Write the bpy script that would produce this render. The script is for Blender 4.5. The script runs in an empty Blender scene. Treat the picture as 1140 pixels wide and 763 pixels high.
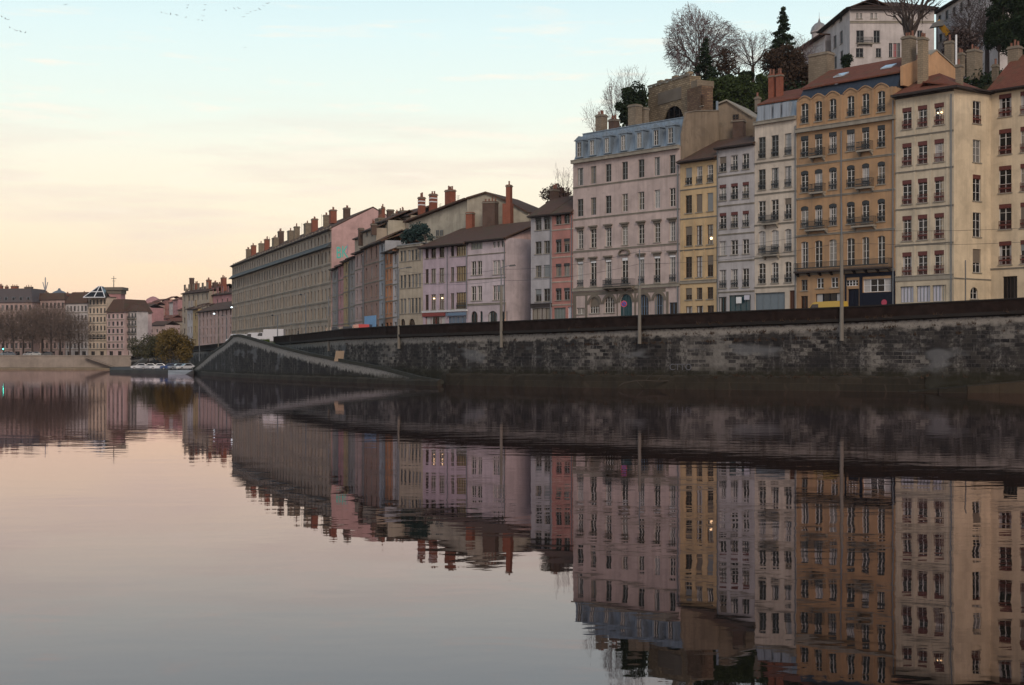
import bpy, math, random
from mathutils import Vector, Matrix
random.seed(7)
R = math.radians
F = 1583.0; CX = 570.0; HY = 402.0; CH = 2.9        # lens in photo pixels, horizon row, eye height above the water
sc = bpy.context.scene
col = sc.collection

def at(x, y, D):
    return Vector(((x-CX)/F*D, D, CH+(HY-y)/F*D))
def gx(x, D): return (x-CX)/F*D
def dline(x): return 208.0/(1+(x-CX)/F*1.11)          # depth of the main row of facades

# ------------------------------------------------------------------ materials
def nt(m):
    m.use_nodes = True
    t = m.node_tree; t.nodes.clear(); return t
def N(t, typ, **kw):
    n = t.nodes.new(typ)
    for k, v in kw.items():
        if k in ('blend_type','data_type','operation','noise_dimensions','wave_type','bands_direction','offset','offset_frequency','feature','sky_type','sun_disc','sun_elevation','sun_rotation','interpolation_type','bands','air_density','dust_density','ozone_density'):
            setattr(n, k, v)
        else: n.inputs[k].default_value = v
    return n
def L(t, a, b): t.links.new(a, b)
def c4(c): return (c[0], c[1], c[2], 1)
def mixc(t, fac, a, b, bt='MIX'):
    n = t.nodes.new('ShaderNodeMix'); n.data_type = 'RGBA'; n.blend_type = bt
    for s, v in ((0, fac), (6, a), (7, b)):
        if hasattr(v, 'links'): L(t, v, n.inputs[s])
        elif s == 0: n.inputs[0].default_value = v
        else: n.inputs[s].default_value = c4(v)
    return n.outputs[2]
def mrange(t, v, a, b, c=0.0, d=1.0):
    n = t.nodes.new('ShaderNodeMapRange'); n.clamp = True
    L(t, v, n.inputs[0])
    for i, q in ((1,a),(2,b),(3,c),(4,d)): n.inputs[i].default_value = q
    return n.outputs[0]
def noise(t, vec, scale, detail=4, rough=.55):
    n = t.nodes.new('ShaderNodeTexNoise'); n.inputs['Scale'].default_value = scale
    n.inputs['Detail'].default_value = detail; n.inputs['Roughness'].default_value = rough
    if vec is not None: L(t, vec, n.inputs['Vector'])
    return n.outputs[0]
def scaled(t, vec, s):
    m = t.nodes.new('ShaderNodeMapping'); m.inputs['Scale'].default_value = s
    L(t, vec, m.inputs['Vector']); return m.outputs[0]
def coord(t, which='Object'):
    return t.nodes.new('ShaderNodeTexCoord').outputs[which]
def finish(t, colr, rough=.8, bump=None, bs=.3, bd=.05, spec=.3, metal=0, alpha=None, coat=0):
    b = t.nodes.new('ShaderNodeBsdfPrincipled'); o = t.nodes.new('ShaderNodeOutputMaterial')
    if hasattr(colr, 'links'): L(t, colr, b.inputs['Base Color'])
    else: b.inputs['Base Color'].default_value = c4(colr)
    if hasattr(rough, 'links'): L(t, rough, b.inputs['Roughness'])
    else: b.inputs['Roughness'].default_value = rough
    b.inputs['Specular IOR Level'].default_value = spec
    b.inputs['Metallic'].default_value = metal
    b.inputs['Coat Weight'].default_value = coat
    b.inputs['Coat Roughness'].default_value = .05
    if bump is not None:
        u = t.nodes.new('ShaderNodeBump'); u.inputs['Strength'].default_value = bs; u.inputs['Distance'].default_value = bd
        L(t, bump, u.inputs['Height']); L(t, u.outputs[0], b.inputs['Normal'])
    L(t, b.outputs[0], o.inputs['Surface']); return b
_mc = {}
def plain(name, c, rough=.6, spec=.4, metal=0, coat=0, var=.12, sc_=3.0):
    if name in _mc: return _mc[name]
    m = bpy.data.materials.new(name); t = nt(m)
    n = noise(t, coord(t), sc_, 3)
    colr = mixc(t, n, [q*(1-var) for q in c], [min(1, q*(1+var)) for q in c])
    finish(t, colr, rough, spec=spec, metal=metal, coat=coat)
    _mc[name] = m; return m
def stucco(name, c, dirt=.35, dc=(.13,.11,.095), streak=.5):
    "painted render: mottled, streaked by rain, a little grime"
    if name in _mc: return _mc[name]
    m = bpy.data.materials.new(name); t = nt(m); o = coord(t)
    n1 = noise(t, o, .35, 5, .6)
    n2 = noise(t, scaled(t, o, (1.3, 1.3, .10)), 1.2, 4, .6)
    n3 = noise(t, o, 14, 3)
    a = mixc(t, mrange(t, n1, .32, .68), [q*.76 for q in c], [q*1.1 for q in c])
    k = mrange(t, n2, .46, .72, 0, min(.7, dirt*streak*2.6))
    a = mixc(t, k, a, [c[i]*.35+dc[i]*.65 for i in range(3)])
    k2 = mrange(t, noise(t, o, .9, 6, .65), .54, .66, 0, min(.8, dirt*1.4))
    a = mixc(t, k2, a, [c[i]*.55+dc[i]*.45 for i in range(3)])
    k3 = mrange(t, noise(t, scaled(t, o, (2.6, 2.6, .22)), 1.0, 5, .7), .55, .7, 0, dirt*.9)
    a = mixc(t, k3, a, [c[i]*.6+dc[i]*.4 for i in range(3)])
    k4 = mrange(t, noise(t, scaled(t, o, (.5, .5, .9)), .5, 2, .4), .56, .6, 0, .22)
    a = mixc(t, k4, a, [min(1, q*1.25) for q in c])
    finish(t, a, .9, n3, .25, .03, .2); _mc[name] = m; return m
def stone(name, c, c2, bw=.9, bh=.4, mortar=.03, mc_=None, dirt=.5, axis='Object'):
    "coursed masonry"
    if name in _mc: return _mc[name]
    m = bpy.data.materials.new(name); t = nt(m); o = coord(t, axis)
    if axis == 'Object':
        s = t.nodes.new('ShaderNodeSeparateXYZ'); L(t, o, s.inputs[0])
        ad = t.nodes.new('ShaderNodeMath'); ad.operation = 'ADD'; L(t, s.outputs[0], ad.inputs[0]); L(t, s.outputs[1], ad.inputs[1])
        cb = t.nodes.new('ShaderNodeCombineXYZ'); L(t, ad.outputs[0], cb.inputs[0]); L(t, s.outputs[2], cb.inputs[1]); v = cb.outputs[0]
    else: v = o
    b = t.nodes.new('ShaderNodeTexBrick'); L(t, v, b.inputs['Vector'])
    b.inputs['Color1'].default_value = c4(c); b.inputs['Color2'].default_value = c4(c2)
    b.inputs['Mortar'].default_value = c4(mc_ or [q*.6 for q in c]); b.inputs['Scale'].default_value = 1
    b.inputs['Mortar Size'].default_value = mortar; b.inputs['Brick Width'].default_value = bw; b.inputs['Row Height'].default_value = bh
    k = mrange(t, noise(t, o, .6, 6, .65), .45, .7, 0, dirt)
    a = mixc(t, k, b.outputs['Color'], [q*.4 for q in c])
    finish(t, a, .92, b.outputs['Fac'], -.4, .03, .2); _mc[name] = m; return m
def tiles(name, c, c2, moss=(.07,.075,.04)):
    if name in _mc: return _mc[name]
    m = bpy.data.materials.new(name); t = nt(m); o = coord(t)
    w = t.nodes.new('ShaderNodeTexWave'); w.wave_type = 'BANDS'; w.bands_direction = 'X'
    L(t, o, w.inputs['Vector']); w.inputs['Scale'].default_value = 1.4; w.inputs['Distortion'].default_value = .6
    n = noise(t, o, 2.2, 5, .7)
    a = mixc(t, mrange(t, n, .3, .7), c, c2)
    a = mixc(t, mrange(t, noise(t, o, .5, 5, .6), .52, .72, 0, .6), a, moss)
    a = mixc(t, mrange(t, w.outputs['Fac'], 0, .35, .35, 0), a, [q*.4 for q in c])
    finish(t, a, .9, w.outputs['Fac'], .5, .06, .2); _mc[name] = m; return m
def zinc(name, c):
    if name in _mc: return _mc[name]
    m = bpy.data.materials.new(name); t = nt(m); o = coord(t)
    w = t.nodes.new('ShaderNodeTexWave'); w.bands_direction = 'X'; L(t, o, w.inputs['Vector']); w.inputs['Scale'].default_value = .5
    n = noise(t, scaled(t, o, (1, 1, .25)), 1.1, 5, .6)
    a = mixc(t, mrange(t, n, .3, .7), [q*.8 for q in c], [q*1.15 for q in c])
    a = mixc(t, mrange(t, w.outputs['Fac'], .93, .99, 0, .5), a, [q*.5 for q in c])
    finish(t, a, .5, None, spec=.5, metal=.25); _mc[name] = m; return m
def emit(name, c, s):
    if name in _mc: return _mc[name]
    m = bpy.data.materials.new(name); t = nt(m)
    e = t.nodes.new('ShaderNodeEmission'); e.inputs[0].default_value = c4(c); e.inputs[1].default_value = s
    o = t.nodes.new('ShaderNodeOutputMaterial'); L(t, e.outputs[0], o.inputs[0]); _mc[name] = m; return m

GLASS = [plain('glass_dark', (.006,.006,.007), .12, .3, var=.3),
         plain('glass_dark_b', (.014,.014,.015), .12, .3, var=.3),
         plain('glass_curtain', (.16,.155,.145), .12, .5, coat=.6, var=.25, sc_=6),
         plain('glass_blind', (.26,.26,.26), .2, .4, coat=.4, var=.15, sc_=6)]
def pick_glass(): return random.choices(GLASS, (60, 26, 11, 3))[0]
LITGLASS = emit('lit_room', (1, .62, .28), .10)
BULB = emit('lamp_bulb', (1, .68, .35), 5)
WFRAME = plain('window_white', (.55,.53,.5), .6)
CURT = plain('curtain_white', (.42,.4,.38), .9); CURT2 = plain('curtain_beige', (.24,.21,.17), .9)
BLIND2 = plain('blind_brown', (.16,.13,.1), .7)
WBROWN = plain('window_brown', (.075,.05,.035), .6)
WGREY = plain('window_grey', (.2,.21,.21), .6)
IRON = plain('wrought_iron', (.018,.02,.022), .5, .5)
REDIRON = plain('red_iron', (.11,.03,.024), .6)
DKTRIM = plain('dark_eave', (.035,.025,.022), .8)
STONE_T = stucco('stone_trim', (.3,.27,.22), .5)
ZINC = zinc('zinc_blue', (.2,.245,.29)); SLATE = zinc('slate_blue', (.03,.037,.052)); ZINCD = zinc('zinc_grey', (.15,.165,.18))
TILE = tiles('roof_tile_red', (.12,.042,.028), (.2,.075,.045)); TILED = tiles('roof_tile_brown', (.075,.045,.035), (.12,.07,.05))
BRICKR = stone('brick_red', (.3,.085,.045), (.22,.06,.035), .24, .08, .012, (.2,.12,.09), .35)
BRICKD = stone('brick_sooty', (.13,.075,.055), (.1,.065,.05), .24, .08, .012, (.1,.08,.07), .6)
CHST = stone('chimney_stone', (.25,.2,.145), (.2,.16,.115), .5, .25, .02, (.14,.12,.09), .55)
POT = plain('clay_pot', (.2,.09,.06), .8)

# ------------------------------------------------------------------ mesh builder
class MB:
    def __init__(s): s.v = []; s.f = []; s.m = []; s.mi = 0
    def face(s, pts):
        i = len(s.v); s.v += [tuple(p) for p in pts]; s.f.append(tuple(range(i, i+len(pts)))); s.m.append(s.mi)
    def box(s, x0, x1, y0, y1, z0, z1):
        i = len(s.v)
        s.v += [(x0,y0,z0),(x1,y0,z0),(x1,y1,z0),(x0,y1,z0),(x0,y0,z1),(x1,y0,z1),(x1,y1,z1),(x0,y1,z1)]
        for q in ((0,3,2,1),(4,5,6,7),(0,1,5,4),(1,2,6,5),(2,3,7,6),(3,0,4,7)):
            s.f.append(tuple(i+k for k in q)); s.m.append(s.mi)
    def hexa(s, b, t):
        "eight corners: bottom loop b, top loop t"
        i = len(s.v); n = len(b); s.v += [tuple(p) for p in b]+[tuple(p) for p in t]
        s.f.append(tuple(i+k for k in reversed(range(n)))); s.m.append(s.mi)
        s.f.append(tuple(i+n+k for k in range(n))); s.m.append(s.mi)
        for k in range(n):
            j = (k+1) % n; s.f.append((i+k, i+j, i+n+j, i+n+k)); s.m.append(s.mi)
    def tube(s, a, b, ra, rb, n=6, cap=True):
        a = Vector(a); b = Vector(b); d = b-a
        if d.length < 1e-6: return
        d.normalize(); q = Vector((0,0,1)) if abs(d.z) < .9 else Vector((1,0,0))
        u = d.cross(q).normalized(); w = d.cross(u); i = len(s.v)
        for p, r in ((a, ra), (b, rb)):
            for k in range(n):
                g = 2*math.pi*k/n; s.v.append(tuple(p+u*(r*math.cos(g))+w*(r*math.sin(g))))
        for k in range(n):
            j = (k+1) % n; s.f.append((i+k, i+n+k, i+n+j, i+j)); s.m.append(s.mi)
        if cap:
            s.f.append(tuple(i+k for k in range(n))); s.m.append(s.mi)
            s.f.append(tuple(i+n+k for k in reversed(range(n)))); s.m.append(s.mi)
    def lathe(s, prof, c=(0,0,0), n=12):
        i = len(s.v)
        for r, z in prof:
            for k in range(n):
                g = 2*math.pi*k/n; s.v.append((c[0]+r*math.cos(g), c[1]+r*math.sin(g), c[2]+z))
        for a in range(len(prof)-1):
            for k in range(n):
                j = (k+1) % n; s.f.append((i+a*n+k, i+a*n+j, i+(a+1)*n+j, i+(a+1)*n+k)); s.m.append(s.mi)
    def mesh(s, name, mats):
        me = bpy.data.meshes.new(name); me.from_pydata(s.v, [], s.f)
        if not isinstance(mats, (list, tuple)): mats = [mats]
        for m in mats: me.materials.append(m)
        if len(mats) > 1: me.polygons.foreach_set('material_index', s.m)
        me.update(); return me
    def build(s, name, mats, parent=None, loc=(0,0,0), label=None, smooth=False):
        me = s.mesh(name, mats)
        if smooth: me.polygons.foreach_set('use_smooth', [True]*len(me.polygons))
        return put(name, me, parent, loc, label)
def put(name, me, parent=None, loc=(0,0,0), label=None):
    o = bpy.data.objects.new(name, me); col.objects.link(o); o.location = loc
    if parent is not None: o.parent = parent
    if label: o['label'] = label
    return o
def tag(o, label=None, cat=None, group=None, kind=None):
    for k, v in (('label', label), ('category', cat), ('group', group), ('kind', kind)):
        if v: o[k] = v
    return o
def empty(name, loc, rz=0, **k):
    o = bpy.data.objects.new(name, None); o.empty_display_size = .3; col.objects.link(o)
    o.location = loc; o.rotation_euler = (0,0,rz); tag(o, **k); return o
def copy_tree(o, parent=None):
    c = o.copy(); col.objects.link(c)
    if parent is not None: c.parent = parent
    for ch in list(o.children): copy_tree(ch, c)
    return c

# ------------------------------------------------------------------ windows
_wm = {}
def win_meshes(w, h, bars):
    k = (round(w, 2), round(h, 2), bars)
    if k in _wm: return _wm[k]
    f = MB(); e = .055; y0, y1 = .14, .21
    f.box(-w/2, -w/2+e, y0, y1, 0, h); f.box(w/2-e, w/2, y0, y1, 0, h)
    f.box(-w/2+e, w/2-e, y0, y1, 0, e); f.box(-w/2+e, w/2-e, y0, y1, h-e, h)
    nv = 1 if w < 1.7 else 3
    for i in range(nv):
        x = -w/2+w*(i+1)/(nv+1); f.box(x-.04, x+.04, y0+.005, y1-.005, e, h-e)
    for i in range(bars):
        z = h*(i+1)/(bars+1); f.box(-w/2+e, w/2-e, y0+.02, y1-.02, z-.02, z+.02)
    p = MB(); p.box(-w/2-.02, w/2+.02, .206, .24, -.02, h+.02)
    s = MB(); s.box(-w/2-.12, w/2+.12, -.1, .13, -.1, .012)
    l = MB(); l.box(-w/2+.005, w/2-.005, .03, .12, h-min(.42, h*.17), h-.005)
    n = max(3, int(w/.5)); 
    for i in range(n*2): l.box(-w/2+.01+w*i/(n*2), -w/2+w*(i+.6)/(n*2), .035, .115, h-min(.42, h*.17)-.06, h-min(.42, h*.17))
    r = MB(); rh = min(.95, h*.42)
    r.box(-w/2-.02, w/2+.02, -.04, 0, rh-.05, rh); r.box(-w/2-.02, w/2+.02, -.035, -.005, .06, .1)
    k2 = max(5, int(w/.14))
    for i in range(k2+1):
        x = -w/2+w*i/k2; r.box(x-.012, x+.012, -.03, -.008, .1, rh-.05)
    r.box(-w/2, w/2, -.025, -.012, rh*.45, rh*.62)
    sh = MB(); 
    for sg in (-1, 1):
        x0 = sg*(w/2+.03); x1 = sg*(w/2+.03+w*.42); sh.box(min(x0,x1), max(x0,x1), -.06, -.004, .02, h-.02)
    _wm[k] = (f, p, s, l, r, sh); return _wm[k]
_bm = {}
def cached(kind, key, mb, mats):
    q = (kind, key, tuple(m.name for m in (mats if isinstance(mats, list) else [mats])))
    if q not in _bm: _bm[q] = mb.mesh(kind, mats)
    return _bm[q]

def aerial(parent, x, y, z, h=2.2):
    m = MB(); m.tube((x,y,z-.6),(x,y,z+h),.03,.025,5)
    for q in range(4): m.tube((x-.55+.08*q,y,z+h-.15-.22*q),(x+.55-.08*q,y,z+h-.15-.22*q),.018,.018,4)
    return m.build('aerial', IRON, parent)
class Building:
    def __init__(s, name, label, cat, xa, Da, xb, Db, zb, depth, wallm, group=None):
        s.a = Vector((gx(xa, Da), Da)); b = Vector((gx(xb, Db), Db)); d = b-s.a
        s.W = d.length; s.d = d/s.W; s.n = Vector((-s.d.y, s.d.x)); s.zb = zb; s.depth = depth; s.wallm = wallm
        s.root = empty(name, (s.a.x, s.a.y, zb), math.atan2(s.d.y, s.d.x), label=label, cat=cat, group=group)
        s.holes = []; s.H = 10; s.xa = xa; s.xb = xb
    def u(s, x, back=0):
        k = (x-CX)/F; o = s.a+s.n*back
        return (k*o.y-o.x)/(s.d.x-k*s.d.y)
    def D(s, x, back=0): return s.a.y+s.n.y*back+s.d.y*s.u(x, back)
    def v(s, x, y, back=0): return CH+(HY-y)/F*s.D(x, back)-s.zb
    def open(s, x, y0, y1, wpx, xr=None, arch=0, bars=3, frame=None, glass=None, sill=True, lamb=None, rail=None, shut=None, name='window', simple=False, label=None, uw=None):
        xr = x if xr is None else xr
        um = s.u(x); w = uw or (s.u(x+wpx/2)-s.u(x-wpx/2)); w = round(w, 1)
        v1 = round(s.v(xr, y0), 2); v0 = max(.03, round(s.v(xr, y1), 2)); h = round(v1-v0, 1)
        v1 = v0+h
        s.holes.append((um-w/2, um+w/2, v0, v1, arch*w))
        f, p, si, l, r, sh = win_meshes(w, h, bars); key = (w, h, bars)
        g = glass or pick_glass()
        if simple:
            o = put(name, cached('window', key+('s',), _simple(w, h), [frame or WGREY, g]), s.root, (um, 0, v0), label); return o
        o = put(name, cached('frame', key, f, frame or WFRAME), s.root, (um, 0, v0), label)
        put('pane', cached('pane', key, p, g), o)
        if sill: put('sill', cached('sill', key, si, s.trim), o)
        if lamb: put('lambrequin', cached('lambrequin', key, l, lamb), o)
        if rail: put('railing', cached('railing', key, r, rail), o)
        if random.random() < .11 and h > 1.2 and not label and glass is None:
            kk = random.choice((.3, .45, .6, 1.0)); bl = MB(); bl.box(-w/2+.06, w/2-.06, .1, .135, h*(1-kk)+.03, h-.01)
            for q in range(int(h*kk/.16)): bl.box(-w/2+.06, w/2-.06, .09, .1, h-.05-q*.16, h-.01-q*.16)
            put('blind', cached('blind', key+(kk,), bl, random.choice((WGREY, BLIND2))), o)
        elif random.random() < .45 and h > 1.3 and glass is None and not simple:
            kk = random.choice((.16, .24, .32)); cm = MB()
            for sg in (-1, 1):
                for q in range(4): xa = sg*(w/2-.06-w*kk*q/4); xb = sg*(w/2-.06-w*kk*(q+1)/4); cm.box(min(xa,xb), max(xa,xb), .186 if q % 2 else .194, .203, .07, h-.07)
            put('curtain', cached('curtain', key+(kk,), cm, random.choice((CURT, CURT, CURT2))), o)
        if shut: put('shutter', cached('shutter', key, sh, shut), o)
        return o
    trim = STONE_T
    def grid(s, cols, rows, wpx, xr, **k):
        for j, rw in enumerate(rows):
            kk = dict(k); 
            if len(rw) > 2: kk.update(rw[2])
            for x in cols: s.open(x, rw[0], rw[1], wpx, xr=xr, **kk)
    def wall(s, H, gable=None, thick=.26, name='wall', depth=None, top=None):
        "front sheet with real openings and reveals, closed sides and back; gable = ridge rise"
        s.H = H; W = s.W; dp = depth or s.depth; mb = MB()
        us = {0, W}; vs = {-1.5, H}
        for (a, b, c, d, r) in s.holes:
            us |= {a, b}; vs |= {c, d}
        us = sorted(q for q in us if -1e-6 <= q <= W+1e-6); vs = sorted(q for q in vs if -1.5 <= q <= H+1e-6)
        def ded(l):
            o = [l[0]]
            for q in l[1:]:
                if q-o[-1] > 1e-4: o.append(q)
            return o
        us = ded(us); vs = ded(vs)
        for j in range(len(vs)-1):
            run = None
            for i in range(len(us)-1):
                cu = (us[i]+us[i+1])/2; cv = (vs[j]+vs[j+1])/2
                hole = any(a < cu < b and c < cv < d for a, b, c, d, r in s.holes)
                if not hole:
                    if run is None: run = us[i]
                if hole and run is not None:
                    mb.face([(run,0,vs[j]),(us[i],0,vs[j]),(us[i],0,vs[j+1]),(run,0,vs[j+1])]); run = None
            if run is not None: mb.face([(run,0,vs[j]),(us[-1],0,vs[j]),(us[-1],0,vs[j+1]),(run,0,vs[j+1])])
        for (a, b, c, d, r) in s.holes:
            t = thick
            mb.face([(a,0,c),(a,t,c),(b,t,c),(b,0,c)])
            r = min(r, (b-a)/2, d-c)
            if r < .02:
                mb.face([(a,0,c),(a,0,d),(a,t,d),(a,t,c)]); mb.face([(b,0,c),(b,t,c),(b,t,d),(b,0,d)]); mb.face([(a,0,d),(b,0,d),(b,t,d),(a,t,d)])
            else:
                w = (b-a)/2; rad = (w*w+r*r)/(2*r); cz = d-rad; th = math.asin(min(1, w/rad)); n = 8
                if r >= w*.99: th = math.pi/2
                pts = [((a+b)/2+rad*math.sin(-th+2*th*k/n), cz+rad*math.cos(-th+2*th*k/n)) for k in range(n+1)]
                z0 = pts[0][1]
                mb.face([(a,0,c),(a,0,z0),(a,t,z0),(a,t,c)]); mb.face([(b,0,c),(b,t,c),(b,t,z0),(b,0,z0)])
                for k in range(n):
                    (x0, q0), (x1, q1) = pts[k], pts[k+1]
                    mb.face([(x0,0,q0),(x1,0,q1),(x1,0,d),(x0,0,d)]); mb.face([(x0,0,q0),(x0,t,q0),(x1,t,q1),(x1,0,q1)])
        z0 = -1.5; rd = gable or 0; m = dp/2
        for x, fl in ((0, 1), (W, 0)):
            pts = [(x,0,z0),(x,0,H)]+([(x,m,H+rd)] if rd else [])+[(x,dp,H),(x,dp,z0)]
            mb.face(pts if fl else pts[::-1])
        mb.face([(0,dp,z0),(0,dp,H),(W,dp,H),(W,dp,z0)])
        if not rd: mb.face([(0,0,H),(W,0,H),(W,dp,H),(0,dp,H)])
        s.wallo = mb.build(name, s.wallm, s.root); return s.wallo
    def pitch(s, rise, over=.6, mat=None, side=.15, drop=.0, eave=DKTRIM, m=None):
        H = s.H+.02; W = s.W; dp = s.depth; m = m or dp/2; k = rise/m; th = .18
        mb = MB(); a = -side; b = W+side; z0 = H-over*k
        mb.hexa([(a,-over,z0),(b,-over,z0),(b,m,H+rise),(a,m,H+rise)], [(a,-over,z0+th),(b,-over,z0+th),(b,m,H+rise+th),(a,m,H+rise+th)])
        z1 = H+rise-rise/(dp-m)*(dp-m+.4)
        mb.hexa([(a,m+.002,H+rise),(b,m+.002,H+rise),(b,dp+.4,z1),(a,dp+.4,z1)], [(a,m+.002,H+rise+th),(b,m+.002,H+rise+th),(b,dp+.4,z1+th),(a,dp+.4,z1+th)])
        s.roof = mb.build('roof', mat or TILE, s.root); s.rise = rise; s.m = m
        if eave:
            e = MB(); e.box(a+.01, b-.01, -over-.12, -over-.003, z0-.02, z0+.14); e.box(a+.02, b-.02, -over+.05, -.01, z0-.12, z0-.03)
            e.build('gutter', eave, s.roof)
        return s.roof
    def chimney(s, x, ytop, wpx, back, mat=BRICKR, ybot=None, pots=3, dd=.9, cap=True, label=None, band=None):
        um = s.u(x, back); kx = (x-CX)/F; vw = wpx*1.12/F*s.D(x, back); fu = s.d.x-kx*s.d.y; fn = abs(s.n.x-kx*s.n.y)
        w = (vw-dd*fn)/fu
        if w < .7: dd = max(.5, (vw-.7*fu)/fn); w = max(.55, (vw-dd*fn)/fu)
        pots = min(pots, max(0, int(w/.32))); zt = s.v(x, ytop, back)
        zb = (s.v(x, ybot, back) if ybot else s.H)-.6
        c = MB(); c.box(um-w/2, um+w/2, back-dd/2, back+dd/2, zb, zt)
        if cap: c.mi = 1; c.box(um-w/2-.09, um+w/2+.09, back-dd/2-.09, back+dd/2+.09, zt-.32, zt-.14)
        c.mi = 2
        for i in range(pots):
            px = um-w/2+w*(i+.5)/pots; hh = random.uniform(.35, .7)
            c.lathe([(.14,0),(.12,hh),(.15,hh),(.15,hh+.06),(.1,hh+.06),(.1,hh-.1)], (px, back+random.uniform(-.15,.15), zt), 8)
        if band:
            c.mi = 3
            for z in (zt-.75, zt-1.35): c.box(um-w/2-.03, um+w/2+.03, back-dd/2-.03, back+dd/2+.03, z-.1, z+.08)
        return c.build('chimney', [mat, mat if not cap else CAPM, POT, band or mat], getattr(s, 'roof', s.root), label=label)
    def band(s, x, y, h=.25, out=.12, mat=None, name='string_course', u0=None, u1=None, z=None):
        z = s.v(x, y) if z is None else z
        mb = MB(); mb.box(s.u0 if u0 is None else u0, s.W-.003 if u1 is None else u1, -out, -.003, z-h/2, z+h/2)
        mb.box((s.u0 if u0 is None else u0)+.01, (s.W-.003 if u1 is None else u1)-.01, -out-.07, -.0035, z+h/2+.001, z+h/2+.07)
        return mb.build(name, mat or s.trim, s.root)
    u0 = .003
    def balcony(s, x0, x1, ybase, hr=.95, out=.75, xr=None, mat=IRON, slab=None):
        a, b = s.u(x0), s.u(x1); z = s.v(xr or x0, ybase)
        mb = MB(); mb.box(a, b, -out, -.004, z-.18, z); 
        n = max(2, int((b-a)/1.6)+1)
        for i in range(n):
            x = a+.15+(b-a-.3)*i/(n-1); mb.hexa([(x-.1,-.004,z-.6),(x+.1,-.004,z-.6),(x+.1,-.1,z-.6),(x-.1,-.1,z-.6)], [(x-.1,-.004,z-.181),(x+.1,-.004,z-.181),(x+.1,-out*.85,z-.181),(x-.1,-out*.85,z-.181)])
        o = mb.build('balcony', slab or s.trim, s.root)
        r = MB(); 
        for zz in (z+.06, z+hr): r.box(a+.03, b-.03, -out+.03, -out+.075, zz, zz+.045)
        k = int((b-a)/.13)
        for i in range(k+1):
            x = a+.04+(b-a-.08)*i/k; r.box(x-.012, x+.012, -out+.04, -out+.065, z, z+hr)
        for x in (a+.03, b-.075):
            r.box(x, x+.045, -out+.076, -.01, z+hr, z+hr+.045)
            for i in range(4): yy = -out+.2*(i+1); r.box(x+.01, x+.035, yy, yy+.02, z, z+hr)
        r.box(a+.05, b-.05, -out+.045, -out+.06, z+.3, z+.42)
        r.build('railing', mat, o); return o
    def pipe(s, x, ytop, ybot=355, mat=None, r=.07):
        uu = s.u(x); mb = MB(); mb.tube((uu, -.12, s.v(x, ytop)), (uu, -.12, s.v(x, ybot)), r, r, 8)
        return mb.build('downpipe', mat or ZINCD, s.root)
CAPM = stucco('chimney_cap', (.22,.19,.15), .6)
def _simple(w, h):
    m = MB(); m.box(-w/2, w/2, .12, .17, 0, .08); m.box(-w/2, w/2, .12, .17, h-.08, h); m.box(-.05, .05, .12, .17, .08, h-.08)
    m.mi = 1; m.box(-w/2-.02, w/2+.02, .18, .22, -.02, h+.02); return m
# =================================================================== the row of houses, right to left
ZB = 6.5
S = {}
S['cream'] = stucco('stucco_cream', (.62,.51,.36), .3); S['creamlight'] = stucco('stucco_cream_light', (.56,.475,.35), .35)
S['ochre'] = stucco('stucco_ochre', (.41,.255,.14), .45); S['rose'] = stucco('stucco_pale_rose', (.56,.485,.40), .35)
S['lilacgrey'] = stucco('stucco_lilac_grey', (.43,.405,.40), .35); S['yellow'] = stucco('stucco_yellow', (.54,.39,.22), .3)
S['pink'] = stucco('stucco_pink', (.5,.40,.365), .35); S['tan'] = stucco('stucco_tan', (.25,.195,.14), .9, (.07,.055,.045))
S['red'] = stucco('stucco_red', (.42,.2,.17), .3); S['grey'] = stucco('stucco_grey', (.4,.38,.385), .25)
S['lilac'] = stucco('stucco_lilac', (.52,.44,.455), .3); S['purple'] = stucco('stucco_purple', (.45,.36,.40), .3)
S['sidepink'] = stucco('stucco_side_pink', (.62,.45,.42), .3); S['greencream'] = stucco('stucco_green_cream', (.42,.355,.27), .35)
S['offwhite'] = stucco('stucco_off_white', (.42,.38,.3), .55); S['orange'] = stucco('stucco_orange', (.48,.22,.11), .3)
S['stoneg'] = stucco('stucco_stone_grey', (.36,.3,.235), .35); S['gablepink'] = stucco('stucco_gable_pink', (.52,.34,.32), .2)
S['terrab'] = stucco('stucco_brown_pink', (.3,.19,.15), .35); S['blue'] = stucco('stucco_light_blue', (.33,.34,.36), .3)
S['mustard'] = stucco('stucco_mustard', (.38,.28,.15), .3); S['palepink'] = stucco('stucco_pale_pink', (.43,.31,.28), .3)
S['bluegrey'] = stucco('stucco_blue_grey', (.27,.25,.235), .35); S['pk2'] = stucco('stucco_dusty_pink', (.42,.22,.22), .3)
S['white'] = stucco('stucco_white', (.52,.47,.45), .3); S['gableo'] = stucco('stucco_gable_orange', (.52,.31,.17), .2)
S['darkst'] = stucco('stone_dark', (.17,.145,.115), .6)
NAVY = plain('navy_shopfront', (.010,.012,.022), .6, .15); REDSH = plain('red_shopfront', (.2,.03,.025), .5)
BLUESH = plain('blue_shopfront', (.11,.17,.25), .5); TEAL = plain('teal_door', (.02,.06,.07), .5); GARAGE = plain('garage_grey', (.15,.18,.2), .6)
WOODD = plain('door_wood', (.09,.035,.018), .6); BOARD = plain('board_pale', (.5,.49,.55), .6); WHITEP = plain('white_paint', (.7,.7,.7), .5)

def panel(b, name, x0, x1, y0, y1, mat, out=.05, thick=.04, xr=None, label=None, parent=None):
    xr = xr or x0; mb = MB(); mb.box(b.u(x0), b.u(x1), -out, -out+thick, b.v(xr, y1), b.v(xr, y0))
    return mb.build(name, mat, parent or b.root, label=label)
def arch_door(b, x, y0, y1, w, mat, xr=None):
    o = b.open(x, y0, y1, w, xr=xr, arch=.5, bars=2, frame=mat, glass=GLASS[0], sill=False, name='door'); return o
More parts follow.
